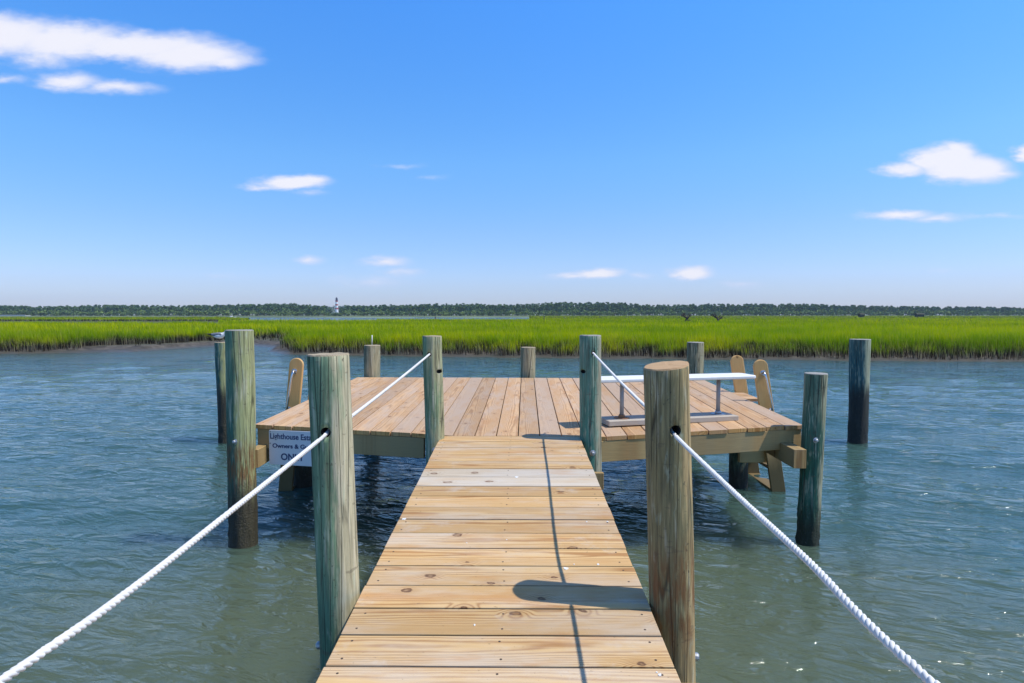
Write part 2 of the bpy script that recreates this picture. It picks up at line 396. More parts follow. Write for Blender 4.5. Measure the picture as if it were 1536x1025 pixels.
# ------------------------------------------------------------------ water
WX, WY0, WY1 = 1500, -25, 1700
def graded(a, b, step, lim_lo, lim_hi, g=1.12):
    xs = list(np.arange(a, b + 1e-6, step)); s = step; x = xs[-1]
    while x < lim_hi: s *= g; x = min(x + s, lim_hi); xs.append(x)
    s = step; x = xs[0]; lo = []
    while x > lim_lo: s *= g; x = max(x - s, lim_lo); lo.append(x)
    return np.array(lo[::-1] + xs)
def grid_mesh(name, X, Y, Z, mats, kind=None, smooth=True, mask=None):
    ny, nx = X.shape
    me = bpy.data.meshes.new(name)
    co = np.stack([X, Y, Z], -1).reshape(-1, 3).astype(np.float32)
    i = np.arange(ny * nx).reshape(ny, nx)
    q = np.stack([i[:-1, :-1], i[:-1, 1:], i[1:, 1:], i[1:, :-1]], -1)
    if mask is not None: q = q[mask]
    q = q.reshape(-1, 4)
    me.vertices.add(len(co)); me.vertices.foreach_set('co', co.ravel())
    me.loops.add(q.size); me.loops.foreach_set('vertex_index', q.ravel().astype(np.int32))
    me.polygons.add(len(q)); me.polygons.foreach_set('loop_start', np.arange(0, q.size, 4, dtype=np.int32))
    me.polygons.foreach_set('use_smooth', np.full(len(q), smooth))
    me.update(calc_edges=True); me.validate()
    for m in mats: me.materials.append(m)
    ob = bpy.data.objects.new(name, me); col.objects.link(ob)
    if kind: ob['kind'] = kind
    return ob
xs = graded(-9, 9, .055, -WX, WX, 1.07); ys = graded(1.0, 15, .055, WY0, WY1, 1.07)
X, Y = np.meshgrid(xs, ys)
Z = np.zeros_like(X); rs = np.random.RandomState(3)
for k in range(34):
    lam = .26 * 1.085 ** k if k < 20 else 1.3 + .16 * (k - 20)
    lam = min(lam, 3.4)
    th = R(72) + rs.normal(0, .42)      # travel direction, waves run mostly away and to the right
    kx, ky = math.cos(th) * 2 * math.pi / lam, math.sin(th) * 2 * math.pi / lam
    amp = .0145 * lam ** .9 / 4.6
    ph = rs.rand() * 6.28
    loc = 1 + .6 * np.sin(X * rs.uniform(.25, .6) + rs.rand() * 6) * np.sin(Y * rs.uniform(.2, .5) + rs.rand() * 6)
    w = np.sin(kx * X + ky * Y + ph + .8 * np.sin(X * .9 + rs.rand() * 6) * np.sin(Y * .7))
    Z += amp * loc * w
dist = np.sqrt(X ** 2 + Y ** 2)
Z *= np.clip((46 - dist) / 30, 0, 1)
m_water, nb, b = mat('water')
tc = nb.new('ShaderNodeTexCoord').outputs['Object']
rot = nb.new('ShaderNodeVectorRotate', rotation_type='Z_AXIS'); nb.lk(tc, rot.inputs['Vector']); rot.inputs['Angle'].default_value = R(18)
tr = rot.outputs[0]
n1 = nb.noise(nb.vm('MULTIPLY', tr, (2.7, 6.6, 1)), 1.0, 3, .5, .6)
n2 = nb.noise(nb.vm('MULTIPLY', tr, (7, 15, 1)), 1.0, 4, .55, .8)
n3 = nb.noise(nb.vm('MULTIPLY', tr, (.5, 1.1, 1)), 1.0, 2, .5)
gust = nb.noise(nb.vm('MULTIPLY', tr, (.12, .35, 1)), 1.0, 3, .5)
h = nb.m('ADD', nb.m('MULTIPLY', n1, 1.35), nb.m('MULTIPLY', n2, .25))
h = nb.m('ADD', h, nb.m('MULTIPLY', n3, 1.4))
h = nb.m('MULTIPLY', h, nb.sm(gust, .3, .7, .75, 1.2))
nb.lk(nb.bump(h, 1.0, .054), b.inputs['Normal'])
silt = nb.noise(tc, .35, 4)
nd = nb.vm('LENGTH', nb.vm('MULTIPLY', nb.vm('SUBTRACT', tc, (0, 2.5, 0)), (.28, .24, 0)), out=1)
near = nb.sm(nb.m('ADD', nd, nb.m('MULTIPLY', nb.m('SUBTRACT', silt, .5), 1.2)), .35, 1.5, 1.0, 0.0)
nb.lk(nb.mix(near, (.042, .092, .080), (.092, .115, .068)), b.inputs['Base Color'])
b.inputs['Roughness'].default_value = .055; b.inputs['IOR'].default_value = 1.40
b.subsurface_method = 'BURLEY'; b.inputs['Subsurface Weight'].default_value = 1.0; b.inputs['Subsurface Radius'].default_value = (1, 1, 1); b.inputs['Subsurface Scale'].default_value = .9
wat = grid_mesh('water', X, Y, Z, [m_water], 'structure')

# ------------------------------------------------------------------ marsh land form
BX = np.array([-400, -60, -34, -27, -21.8, -20.6, -18, -15.6, -14, -11.5, -5, 1, 10, 22, 60, 400.])
BY = np.array([24, 29, 31, 31.7, 33.6, 38.6, 40.2, 38, 33.2, 31.4, 30, 29.2, 28.2, 26.9, 24, 20.])
def fnoise(X, Y, s, seed=0):
    r = np.random.RandomState(seed); o = np.zeros_like(X, dtype=float)
    for k in range(6):
        a = r.rand() * 6.28; f = s * (1.0 + r.rand() * 1.2)
        o += np.sin((X * math.cos(a) + Y * math.sin(a)) * f + r.rand() * 6.28 + 1.3 * np.sin((X * math.sin(a) - Y * math.cos(a)) * f * .7 + r.rand() * 6))
    return o / 6
def ybank(X): return np.interp(X, BX, BY) + .35 * fnoise(X, X * 0, 1.3, 5) + .18 * fnoise(X, X * 0, 4.1, 6)
def goff(X):  # width of bare mud before the grass
    g = .42 + .38 * fnoise(X, X * 0, .8, 8)
    return g + np.interp(X, [-26, -22.5, -21, -15.6, -14, -12], [0, 2.8, 4.2, 4.0, 1.5, 0])
def land(X, Y):
    t = Y - ybank(X); a = X / np.maximum(Y, 1)
    z = np.where(t < 0, t * .12, np.minimum(t * .17, .30 + np.clip(t - 2, 0, 30) * .006))
    far = np.where(a < -.50, 74, np.where(a < -.235, 118, np.where(a < .02, 150, 5000)))
    far = far + 5 * fnoise(X, Y, .05, 11) + 40 * np.clip((a + .53) / .06, 0, 1) * (a < -.5) * 0
    z = np.where((Y > far) & (Y < 600), -.3, z)
    m2 = (a < -.475 + .04 * fnoise(X, Y, .01, 3)) & (Y > 152 + 4 * fnoise(X, Y, .05, 14)) & (Y < 330)
    z = np.where(m2, .45, z)
    return z, t, m2
av = np.linspace(-1.25, 1.25, 760)
yv = np.concatenate([np.arange(22, 46, .22), np.geomspace(46, 625, 150)])
A, YY = np.meshgrid(av, yv); XX = A * YY
ZZ, TT, _ = land(XX, YY)
ZZ = ZZ + np.where((TT > 0) & (YY < 60), .035 * fnoise(XX, YY, 3.1, 21) + .02 * fnoise(XX, YY, 9.1, 22), 0)
m_mud, nb, b = mat('marsh_mud')
tc = nb.new('ShaderNodeTexCoord').outputs['Object']
n = nb.noise(tc, 2.2, 6, .65); n5 = nb.noise(tc, .5, 4)
z = nb.xyz(tc)[2]
c = nb.mix(nb.sm(n, .35, .65), (.04, .034, .026), (.105, .09, .07))
c = nb.mix(nb.sm(z, .02, .16, 1.0, 0.0), c, (.085, .078, .06))
c = nb.mix(nb.sm(z, .26, .4), c, (.06, .075, .02))
nb.lk(c, b.inputs['Base Color']); nb.lk(nb.sm(z, .03, .2, .35, .85), b.inputs['Roughness'])
nb.lk(nb.bump(n, .8, .08), b.inputs['Normal'])
marsh = grid_mesh('marsh_ground', XX, YY, ZZ, [m_mud], 'structure')
# far shore
xs2 = np.linspace(-1480, 1480, 260); ys2 = np.array([392, 412, 424, 430, 445, 560, 700, 900, 1200, 1690.])
X2, Y2 = np.meshgrid(xs2, ys2)
Z2 = np.interp(Y2, [392, 412, 424, 430, 1690], [-.8, -.5, -.05, .30, 1.2]) + 0 * X2
Y2 = Y2 + np.where(Y2 < 450, 9 * fnoise(X2, X2 * 0, .02, 31), 0)
m_shore, nb, b = mat('shore_ground')
tc = nb.new('ShaderNodeTexCoord').outputs['Object']
n = nb.noise(nb.vm('MULTIPLY', tc, (.02, .05, 1)), 1.0, 4)
nb.lk(nb.mix(nb.sm(n, .45, .6), (.07, .10, .025), (.20, .24, .09)), b.inputs['Base Color']); b.inputs['Roughness'].default_value = .9
grid_mesh('far_shore', X2, Y2, Z2, [m_shore], 'structure')

# ------------------------------------------------------------------ marsh grass (uncountable)
def blades(parts):
    out_v, out_h, out_r = [], [], []
    for (n, y0, y1, w, hmul, amax) in parts:
        r = np.random.RandomState(int(y0))
        # uniform over area in (a, Y) space: pdf proportional to Y
        Yb = np.sqrt(r.uniform(y0 ** 2, y1 ** 2, n)); Ab = r.uniform(-amax, amax, n); Xb = Ab * Yb
        Zb, T, m2 = land(Xb, Yb)
        g = goff(Xb)
        ok = (Zb > 0.05) & ((T > g) | m2)
        # ragged fringe: lone tufts on the mud
        fr = (T > g * .45) & (T <= g) & (fnoise(Xb, Yb, 2.4, 41) > .25) & (r.rand(n) < .6)
        ok |= fr & (Zb > .04)
        Xb, Yb, Zb, T, g = Xb[ok], Yb[ok], Zb[ok], T[ok], g[ok]; m = len(Xb)
        # clumping
        cl = fnoise(Xb, Yb, 1.9, 43); keep = r.rand(m) < np.clip(.72 + .45 * cl, .15, 1)
        Xb, Yb, Zb, T, g = Xb[keep], Yb[keep], Zb[keep], T[keep], g[keep]; m = len(Xb)
        H = (.80 + .20 * fnoise(Xb, Yb, .5, 45) + .17 * fnoise(Xb, Yb, 2.3, 46) + r.normal(0, .10, m)) * hmul
        H *= np.clip(.62 + (T - g) * .22, .4, 1)
        H *= np.clip(1 - (Yb - 60) / 400, .75, 1)
        th = r.rand(m) * math.pi; lean = r.normal(0, .23, m) * H; la = R(200) + r.normal(0, 1.3, m)
        lx, ly = np.cos(la) * np.abs(lean), np.sin(la) * np.abs(lean)
        ww = w * r.uniform(.6, 1.3, m) / 2; cx, sx = np.cos(th) * ww, np.sin(th) * ww * .6
        P = np.zeros((m, 5, 3)); Zb = Zb - .03
        P[:, 0] = np.stack([Xb - cx, Yb - sx, Zb], -1); P[:, 1] = np.stack([Xb + cx, Yb + sx, Zb], -1)
        P[:, 2] = np.stack([Xb - cx * .8 + lx * .35, Yb - sx * .8 + ly * .35, Zb + H * .55], -1)
        P[:, 3] = np.stack([Xb + cx * .8 + lx * .35, Yb + sx * .8 + ly * .35, Zb + H * .55], -1)
        P[:, 4] = np.stack([Xb + lx, Yb + ly, Zb + H], -1)
        out_v.append(P); out_h.append(np.stack([H * 0, H * 0, H * .55, H * .55, H], -1)); out_r.append(np.repeat(r.rand(m)[:, None], 5, 1))
    P = np.concatenate(out_v); Hh = np.concatenate(out_h); Rr = np.concatenate(out_r); m = len(P)
    i = (np.arange(m) * 5)[:, None, None] + np.array([[0, 1, 3], [0, 3, 2], [2, 3, 4]])[None]
    i = i.reshape(-1)
    me = bpy.data.meshes.new('marsh_grass')
    me.vertices.add(m * 5); me.vertices.foreach_set('co', P.astype(np.float32).ravel())
    me.loops.add(len(i)); me.loops.foreach_set('vertex_index', i.astype(np.int32))
    me.polygons.add(len(i) // 3); me.polygons.foreach_set('loop_start', np.arange(0, len(i), 3, dtype=np.int32))
    a = me.attributes.new('hh', 'FLOAT', 'POINT'); a.data.foreach_set('value', Hh.astype(np.float32).ravel())
    a = me.attributes.new('rnd', 'FLOAT', 'POINT'); a.data.foreach_set('value', Rr.astype(np.float32).ravel())
    me.update(calc_edges=True)
    return me, m
me, nbl = blades([(330000, 26, 42, .026, 1.0, .98), (220000, 42, 75, .055, 1.0, .98), (170000, 75, 210, .15, 1.0, .95), (90000, 200, 600, .55, 1.0, .95)])
print('blades', nbl)
m_grass, nb, b = mat('cordgrass')
hh = nb.new('ShaderNodeAttribute', attribute_name='hh').outputs['Fac']; rn = nb.new('ShaderNodeAttribute', attribute_name='rnd').outputs['Fac']
tc = nb.new('ShaderNodeTexCoord').outputs['Object']
big = nb.noise(nb.vm('MULTIPLY', tc, (.03, .05, 0)), 1.0, 4, .6); med = nb.noise(nb.vm('MULTIPLY', tc, (.35, .5, 0)), 1.0, 4, .6)
g1 = nb.mix(nb.sm(big, .35, .65), (.60, .66, .001), (.86, .80, .001))
g1 = nb.mix(nb.sm(med, .38, .66, 0.0, .7), g1, (.27, .50, .003))
band = nb.noise(nb.vm('MULTIPLY', tc, (.012, .10, 0)), 1.0, 4, .6)
g1 = nb.mix(nb.sm(band, .46, .62, 0.0, .75), g1, (.17, .34, .004))
clump = nb.noise(nb.vm('MULTIPLY', tc, (1.1, 1.3, 0)), 1.0, 3, .6)
g1 = nb.mix(nb.sm(clump, .55, .68, 0.0, .6), g1, (.10, .26, .006))
g1 = nb.mix(nb.m('MULTIPLY', nb.m('GREATER_THAN', rn, .86), .7), g1, (.55, .48, .12))
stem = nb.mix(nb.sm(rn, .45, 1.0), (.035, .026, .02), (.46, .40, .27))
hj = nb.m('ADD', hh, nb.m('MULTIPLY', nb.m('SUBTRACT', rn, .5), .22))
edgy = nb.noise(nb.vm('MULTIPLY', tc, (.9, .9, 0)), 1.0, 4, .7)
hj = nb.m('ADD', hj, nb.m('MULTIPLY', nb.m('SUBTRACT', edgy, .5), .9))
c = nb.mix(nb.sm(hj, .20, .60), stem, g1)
nb.lk(c, b.inputs['Base Color']); b.inputs['Roughness'].default_value = .6; b.inputs['Specular IOR Level'].default_value = .04
tb = nb.new('ShaderNodeBsdfTranslucent'); nb.lk(c, tb.inputs['Color'])
ms = nb.new('ShaderNodeMixShader'); ms.inputs[0].default_value = .42
nb.l.new(b.outputs[0], ms.inputs[1]); nb.l.new(tb.outputs[0], ms.inputs[2]); nb.l.new(ms.outputs[0], nb.n['Material Output'].inputs[0])
me.materials.append(m_grass)
go = bpy.data.objects.new('marsh_grass', me); col.objects.link(go)
tag(go, 'bright yellow-green cordgrass with muddy brown stems covering the marsh', 'marsh grass', None, 'stuff')

# ------------------------------------------------------------------ far wood (one mass)
def leaf_cloud(cen, rad, n, size, r):
    """n small random quads in an ellipsoid shell"""
    d = r.normal(size=(n, 3)); d /= np.linalg.norm(d, axis=1)[:, None]
    p = cen + d * rad * (r.rand(n, 1) ** .45)
    a = r.normal(size=(n, 3)); a /= np.linalg.norm(a, axis=1)[:, None]
    bb = np.cross(a, r.normal(size=(n, 3))); bb /= np.linalg.norm(bb, axis=1)[:, None]
    s = size * r.uniform(.5, 1.2, (n, 1))
    return np.stack([p - a * s, p - bb * s * .7, p + a * s, p + bb * s * .7], 1)
def wood_mesh(name, trees, seed, leafmats, trunkmat):
    r = np.random.RandomState(seed); Q = []; MI = []
    for (x, y, g, h, kind) in trees:
        if kind == 0:    # pine: bare trunk, crown in the upper half
            k = 6; tw = .28
            for j in range(k):
                zc = g + h * (.42 + .53 * j / (k - 1)); rr = h * .21 * (1 - .5 * abs(j / (k - 1) - .3)) * r.uniform(.65, 1.15)
                c = np.array([x + r.normal(0, rr * .45), y + r.normal(0, rr * .4), zc])
                q = leaf_cloud(c, np.array([rr, rr, rr * .5]), 34, .8, r); Q.append(q); MI += [0 if r.rand() < .7 else 1] * len(q)
            t = np.array([[x - tw, y, g], [x + tw, y, g], [x + tw * .5, y, g + h * .8], [x - tw * .5, y, g + h * .8]])
            Q.append(t[None]); MI.append(2)
            t = np.array([[x, y - tw, g], [x, y + tw, g], [x, y + tw * .5, g + h * .8], [x, y - tw * .5, g + h * .8]])
            Q.append(t[None]); MI.append(2)
        else:            # round bush / broadleaf down to the ground
            for j in range(4):
                rr = h * .42 * r.uniform(.7, 1.1)
                c = np.array([x + r.normal(0, h * .3), y + r.normal(0, h * .2), g + h * r.uniform(.3, .65)])
                q = leaf_cloud(c, np.array([rr, rr, rr * .75]), 26, .95, r); Q.append(q); MI += [1 if kind == 1 else 3] * len(q)
    Q = np.concatenate(Q); m = len(Q)
    me = bpy.data.meshes.new(name)
    me.vertices.add(m * 4); me.vertices.foreach_set('co', Q.astype(np.float32).ravel())
    me.loops.add(m * 4); me.loops.foreach_set('vertex_index', np.arange(m * 4, dtype=np.int32))
    me.polygons.add(m); me.polygons.foreach_set('loop_start', np.arange(0, m * 4, 4, dtype=np.int32))
    for mm in leafmats[:2] + [trunkmat] + leafmats[2:]: me.materials.append(mm)
    me.polygons.foreach_set('material_index', np.array(MI, dtype=np.int32))
    me.update(calc_edges=True)
    ob = bpy.data.objects.new(name, me); col.objects.link(ob); return ob
def leafmat(name, c):
    m = plain(name, c, .8, 0, .4, .35, spec=.1)
    return m
L1 = leafmat('pine_needles', (.085, .15, .062)); L2 = leafmat('light_leaves', (.115, .18, .055)); L3 = leafmat('shrub_leaves', (.16, .23, .06)); TR = plain('pale_trunk', (.30, .26, .21), .9)
PX = [-250, 0, 60, 150, 250, 370, 430, 470, 485, 493, 514, 524, 600, 690, 760, 800, 840, 920, 990, 1050, 1120, 1200, 1260, 1330, 1400, 1480, 1536, 1800]
PY = [460, 460, 461, 459, 460, 458.5, 457, 459, 460, 462.5, 462, 460, 459, 457, 459, 457, 455, 456, 459.5, 458, 458, 457.5, 459.5, 461, 461.5, 462, 463, 464]
r = np.random.RandomState(9); trees = []
for row, yb in enumerate((640, 652, 668, 690, 720)):
    x = -.95 * yb
    while x < .95 * yb:
        px = 776 + x / yb * F
        top = CAMZ + (472 - np.interp(px, PX, PY)) / F * yb
        gap = 490 < px < 512
        if gap:
            if row < 2: trees.append((x, yb + r.normal(0, 2), .6, r.uniform(2.6, 3.6), 1))
        elif row == 0: trees.append((x, yb + r.normal(0, 3), .6, r.uniform(4.0, 8.0), 2 if r.rand() < .4 else 1))
        else: trees.append((x, yb + r.normal(0, 4), .6, (top - .6) * r.uniform(.90, 1.14) * (.9 if row < 2 else 1), 0 if r.rand() < .8 else 1))
        x += r.uniform(1.8, 3.8)
wob = wood_mesh('pine_wood', trees, 4, [L1, L2, L3], TR)
tag(wob, 'dark green pine wood lining the whole horizon beyond the marsh', 'woods', None, 'stuff')
trees = []
for k in range(190):
    yb = r.uniform(1480, 1560); px = r.uniform(440, 560); x = (px - 776) / F * yb
    trees.append((x, yb, 1, (CAMZ + 12.2 / F * yb) * r.uniform(.85, 1.02), 0))
for k in range(60):
    yb = 1380 + r.uniform(-8, 8); px = r.uniform(484, 520); trees.append(((px - 776) / F * yb, yb, 1, r.uniform(5, 8), 1))
w2o = wood_mesh('distant_wood', trees, 5, [L1, L2, L3], TR)
tag(w2o, 'more distant trees rising behind the striped lighthouse', 'woods', None, 'stuff')

# lighthouse
LY = 1400; lx = (504.8 - 776) / F * LY
lt = thing('lighthouse', (lx, LY, 1.0), 'tall red and white banded lighthouse rising above the distant trees', 'lighthouse')
def stucco(name, c): return plain(name, c, .7, 0, .1, .5)
MR = stucco('red_band', (.40, .045, .04)); MW = stucco('white_band', (.88, .88, .87)); MK = plain('lantern_black', (.035, .02, .04), .5)
top = CAMZ + (472 - 445.6) / F * LY
g = G(); n = 24
zz = [(472 - q) / F * LY + CAMZ for q in (476.5, 471.8, 467.3, 464.4, 461.8, 458.6, 456.3, 453.2, 450.6)]
H0, H1 = zz[0], zz[-1]
for i in range(8):
    for j, z0 in enumerate((zz[i], zz[i + 1])):
        pass
    ra = 4.2 - 1.5 * (zz[i] - H0) / (H1 - H0); rb = 4.2 - 1.5 * (zz[i + 1] - H0) / (H1 - H0)
    vs = [(lx + ra * math.cos(t), LY + ra * math.sin(t), zz[i]) for t in np.linspace(0, 2 * math.pi, n, False)] + [(lx + rb * math.cos(t), LY + rb * math.sin(t), zz[i + 1]) for t in np.linspace(0, 2 * math.pi, n, False)]
    g.add(vs, [(k, (k + 1) % n, n + (k + 1) % n, n + k) for k in range(n)], (0, 1, 1, 0, 1, 0, 1, 0)[i], smooth=True)
g.build('tower', [MR, MW], lt)
g = G(); g.tube([(lx, LY, H1), (lx, LY, H1 + .6)], 3.7, 20); g.build('gallery', MK, lt)
g = G(); g.tube([(lx, LY, H1 + .6), (lx, LY, H1 + 4.2)], 2.3, 16); ln_ = g.build('lantern_room', MK, lt)
g = G(); g.tube([(lx, LY, H1 + 4.2), (lx, LY, H1 + 5.2), (lx, LY, H1 + 6.4), (lx, LY, top)], [2.7, 2.0, .6, .12], 16); g.build('roof', MK, lt)

# ------------------------------------------------------------------ pilings
PG = 'wooden pilings of the dock'
CAPT = endgrain('piling_top_tan', (.42, .34, .22), (.24, .19, .12)); CAPO = endgrain('piling_top_fresh', (.50, .33, .17), (.36, .20, .09)); CAPG = endgrain('piling_top_grey', (.36, .34, .30), (.20, .19, .16))
def piling(top, base, r_top, r_bot, m, label, cap=CAPT, tilt=(0, 0), holes=(), bolts=(), seed=0, zlow=-.7, lump=.02, extra=None, dome=.0):
    top, base = V(top), V(base); ax = (top - base).normalized()
    p0 = base + ax * ((zlow - base.z) / ax.z)
    pw = base + ax * ((0 - base.z) / ax.z)
    t = thing('piling', pw, label, 'wooden post', PG)
    g = G(); n = 56; K = int(max(18, (top.z - zlow) / .045)); vs = []
    for k in range(K + 1):
        f = k / K; c = p0.lerp(top, f); rr = r_bot + (r_top - r_bot) * f
        for j in range(n):
            th = 2 * math.pi * j / n; d = V((math.cos(th), math.sin(th), 0))
            nz = mn.noise(V((math.cos(th) * 1.3 + seed * 7, math.sin(th) * 1.3, c.z * 1.1))) * lump * 1.6 + mn.noise(V((math.cos(th) * 4 + seed, math.sin(th) * 4, c.z * 2.2 + seed))) * lump * .55
            bow = V((mn.noise(V((seed * 3.3, c.z * .8, 1))), mn.noise(V((seed * 3.3, c.z * .8, 5))), 0)) * .008
            rk = rr * (1 + nz)
            p = c + bow + d * rk
            if c.z < .42 and lump > .025: p += d * (.016 * max(0, mn.noise(p * 22)) + .006 * mn.noise(p * 50)) * min(1, (.46 - c.z) * 6)
            if k == K: p.z += tilt[0] * d.x * rr + tilt[1] * d.y * rr
            if k == K - 1: p.z += (tilt[0] * d.x * rr + tilt[1] * d.y * rr) * .6
            vs.append(p)
    fs = [(k * n + j, k * n + (j + 1) % n, (k + 1) * n + (j + 1) % n, (k + 1) * n + j) for k in range(K) for j in range(n)]
    g.add(vs, fs, 0, smooth=True)
    rim = vs[-n:]; cen = sum((V(p) for p in rim), V()) / n; cv = []
    for (q, hz) in ((1.0, 0), (.965, .006), (.6, .007 + dome * .5), (.25, .007 + dome * .5)):
        for j, p in enumerate(rim):
            w = cen + (V(p) - cen) * q + V((0, 0, hz + (mn.noise(V(p) * 30 + V((0, 0, seed))) * .0025 if q < 1 else 0))); cv.append(w)
    cv.append(cen + V((0, 0, .008 + dome * .5)))
    fs = [(i * n + j, i * n + (j + 1) % n, (i + 1) * n + (j + 1) % n, (i + 1) * n + j) for i in range(3) for j in range(n)] + [(3 * n + j, 3 * n + (j + 1) % n, 4 * n) for j in range(n)]
    g.add(cv, fs, 1)
    if holes: g.add([p0 + V((r_bot * math.cos(6.2832 * j / n), r_bot * math.sin(6.2832 * j / n), 0)) for j in range(n)], [tuple(range(n))], 0)
    sh = g.build('shaft', [m, cap, M_dark], t, origin=pw)
    if holes:
        import bmesh
        bm = bmesh.new(); bm.from_mesh(sh.data); bmesh.ops.remove_doubles(bm, verts=bm.verts, dist=.0004)
        bmesh.ops.recalc_face_normals(bm, faces=bm.faces); bm.to_mesh(sh.data); bm.free()
        bpy.context.view_layer.update()
        for (c, d, rh, ln) in holes:
            gg = G(); gg.tube([V(c) - V(d) * ln / 2, V(c) + V(d) * ln / 2], rh, 20)
            cut = gg.build('cutter', [M_dark], None, origin=(0, 0, 0))
            bpy.context.view_layer.update()
            md = sh.modifiers.new('b', 'BOOLEAN'); md.operation = 'DIFFERENCE'; md.solver = 'EXACT'; md.object = cut; md.material_mode = 'TRANSFER'
            dg = bpy.context.evaluated_depsgraph_get()
            nm = bpy.data.meshes.new_from_object(sh.evaluated_get(dg)); sh.modifiers.clear(); sh.data = nm
            bpy.data.objects.remove(cut)
    for (bp, bd) in bolts:
        g = G(); bp = V(bp); bd = V(bd).normalized()
        g.disc(bp - bd * .004, bd, .026, .005, 16); g.disc(bp, bd, .017, .016, 10, dome=.006)
        g.build('bolt', M_zinc, t)
    return t, pw

# P1 front left
Y1 = 2.56
mp = post_mat('piling_green_front', (.33, .30, .19), (.135, .20, .115), gbias=-.04, tide=-.6, teal=(.04, .125, .08), tealz=.75, seed=1)
holes_d = V((0, 1, .03))
p1_top, p1_b = at(491.5, 533, Y1), at(508.5, 925, Y1)
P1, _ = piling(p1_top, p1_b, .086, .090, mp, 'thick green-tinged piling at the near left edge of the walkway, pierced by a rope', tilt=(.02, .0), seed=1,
    holes=[((-.798, Y1, 1.622), holes_d, .021, .5)], bolts=[(at(479.5, 968, Y1) + V((0.004, 0, 0)), (-1, -.15, 0))], lump=.03)
# P2 front right
Y2_ = 2.47
mp = post_mat('piling_tan_front', (.30, .215, .10), (.17, .145, .07), gbias=-.06, tide=-.6, seed=2.3, rust=(.95, .35))
p2_top, p2_b = at(999, 550, Y2_), at(1008.5, 925, Y2_)
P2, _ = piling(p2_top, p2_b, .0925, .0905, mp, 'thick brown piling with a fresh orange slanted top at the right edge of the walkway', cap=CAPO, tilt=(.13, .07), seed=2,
    holes=[((.628, Y2_, 1.65), V((-.03, 1, .03)), .022, .5)], bolts=[(at(1041.5, 985, Y2_) + V((0, 0, 0)), (1, -.2, 0))], lump=.03)
# P3 / P4 middle pair
Y3 = 5.16
mp = post_mat('piling_olive_middle', (.27, .26, .145), (.13, .19, .10), gbias=-.02, tide=-.3, teal=(.12, .22, .20), tealz=.95, seed=3.7)
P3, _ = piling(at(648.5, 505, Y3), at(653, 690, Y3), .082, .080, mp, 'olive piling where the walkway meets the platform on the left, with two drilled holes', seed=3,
    holes=[((at(646, 531, Y3)), V((0, 1, 0)), .019, .5), ((at(657, 558, Y3 - .08)), V((.25, 1, 0)), .016, .12)], bolts=[(at(652, 676, Y3 - .085), (.2, -1, 0))], lump=.045)
mp = post_mat('piling_teal_middle', (.24, .22, .15), (.10, .18, .13), gbias=.02, tide=-.3, teal=(.06, .20, .15), tealz=1.35, seed=4.9)
P4, _ = piling(at(885, 504, Y3), at(886, 690, Y3), .092, .089, mp, 'teal-stained piling where the walkway meets the platform on the right, beside the bench', seed=4,
    holes=[((at(888, 529, Y3)), V((0, 1, 0)), .019, .5), ((at(876, 558, Y3 - .09)), V((-.1, 1, 0)), .016, .12)], bolts=[(at(889, 680, Y3 - .093), (.05, -1, 0))], lump=.03, cap=CAPG)
# P5 left corner
wl = atz(365, 816, 0)
mp = post_mat('piling_left_corner', (.25, .26, .12), (.10, .165, .10), gbias=-.02, tide=.46, tidec=(.045, .036, .026), teal=(.03, .10, .075), tealz=1.25, seed=5.2, rust=(.75, .35))
P5, _ = piling(at(359.5, 496, wl.y), wl, .120, .124, mp, 'broad green piling at the left front corner of the platform, dark at the water', seed=5, bolts=[(at(352, 663, wl.y - .118), (-.3, -1, 0))], lump=.035, cap=CAPG)
# P6 right corner
wl = atz(1211, 813, 0)
mp = post_mat('piling_right_corner', (.22, .215, .13), (.075, .13, .085), gbias=.06, tide=.22, tidec=(.03, .035, .022), teal=(.02, .10, .065), tealz=1.0, seed=6.1)
P6, _ = piling(at(1224, 561, wl.y), wl, .100, .092, mp, 'leaning dark green piling at the right front corner of the platform with a round bolt', seed=6, bolts=[(at(1224, 661, wl.y - .1), (.1, -1, 0))], lump=.03, cap=CAPG)
# P7 free standing right
wl = atz(1285.5, 666, 0)
mp = post_mat('piling_far_right', (.25, .26, .17), (.07, .11, .09), gbias=.08, tide=.85, tidec=(.028, .025, .022), teal=(.03, .10, .11), tealz=1.45, seed=7.7)
P7, _ = piling(at(1290.5, 509.5, wl.y), wl, .155, .135, mp, 'lone free-standing piling in open water to the right of the platform, black near the water', seed=7, lump=.03, cap=CAPG)
# P8 with gull
wl = atz(338.5, 660, 0); GY = wl.y
mp = post_mat('piling_gull', (.25, .25, .11), (.05, .11, .085), gbias=-.03, tide=.78, tidec=(.035, .03, .022), seed=8.3, teal=(.02, .08, .08), tealz=1.3)
P8, _ = piling(at(333.5, 514, GY), wl, .118, .112, mp, 'thin piling behind the left corner post with a gull standing on it', seed=8, lump=.035)
# back row
YB = 9.62
for (px, py, r_, sd_, lb, cp) in ((558, 518.5, .128, 9, 'short piling behind the left part of the platform with a thin white rod on top', CAPT), (792, 521.5, .118, 10, 'short piling at the middle of the platform back edge, shortest of the three there', CAPT), (1043, 514, .130, 11, 'short piling behind the right end of the bench at the platform back edge', CAPG)):
    mp = post_mat('piling_back_%d' % sd_, (.24, .21, .125), (.11, .13, .085), gbias=-.08, tide=.3, seed=sd_ * 1.3)
    t, pw = piling(at(px, py, YB), at(px, 600, YB), r_, r_, mp, lb, seed=sd_, cap=cp)
    if sd_ == 9:
        g = G(); a = at(558, 517, YB); g.tube([a - V((0, 0, .02)), a + V((.003, 0, .15))], .007, 8); g.build('rod', M_white, t)
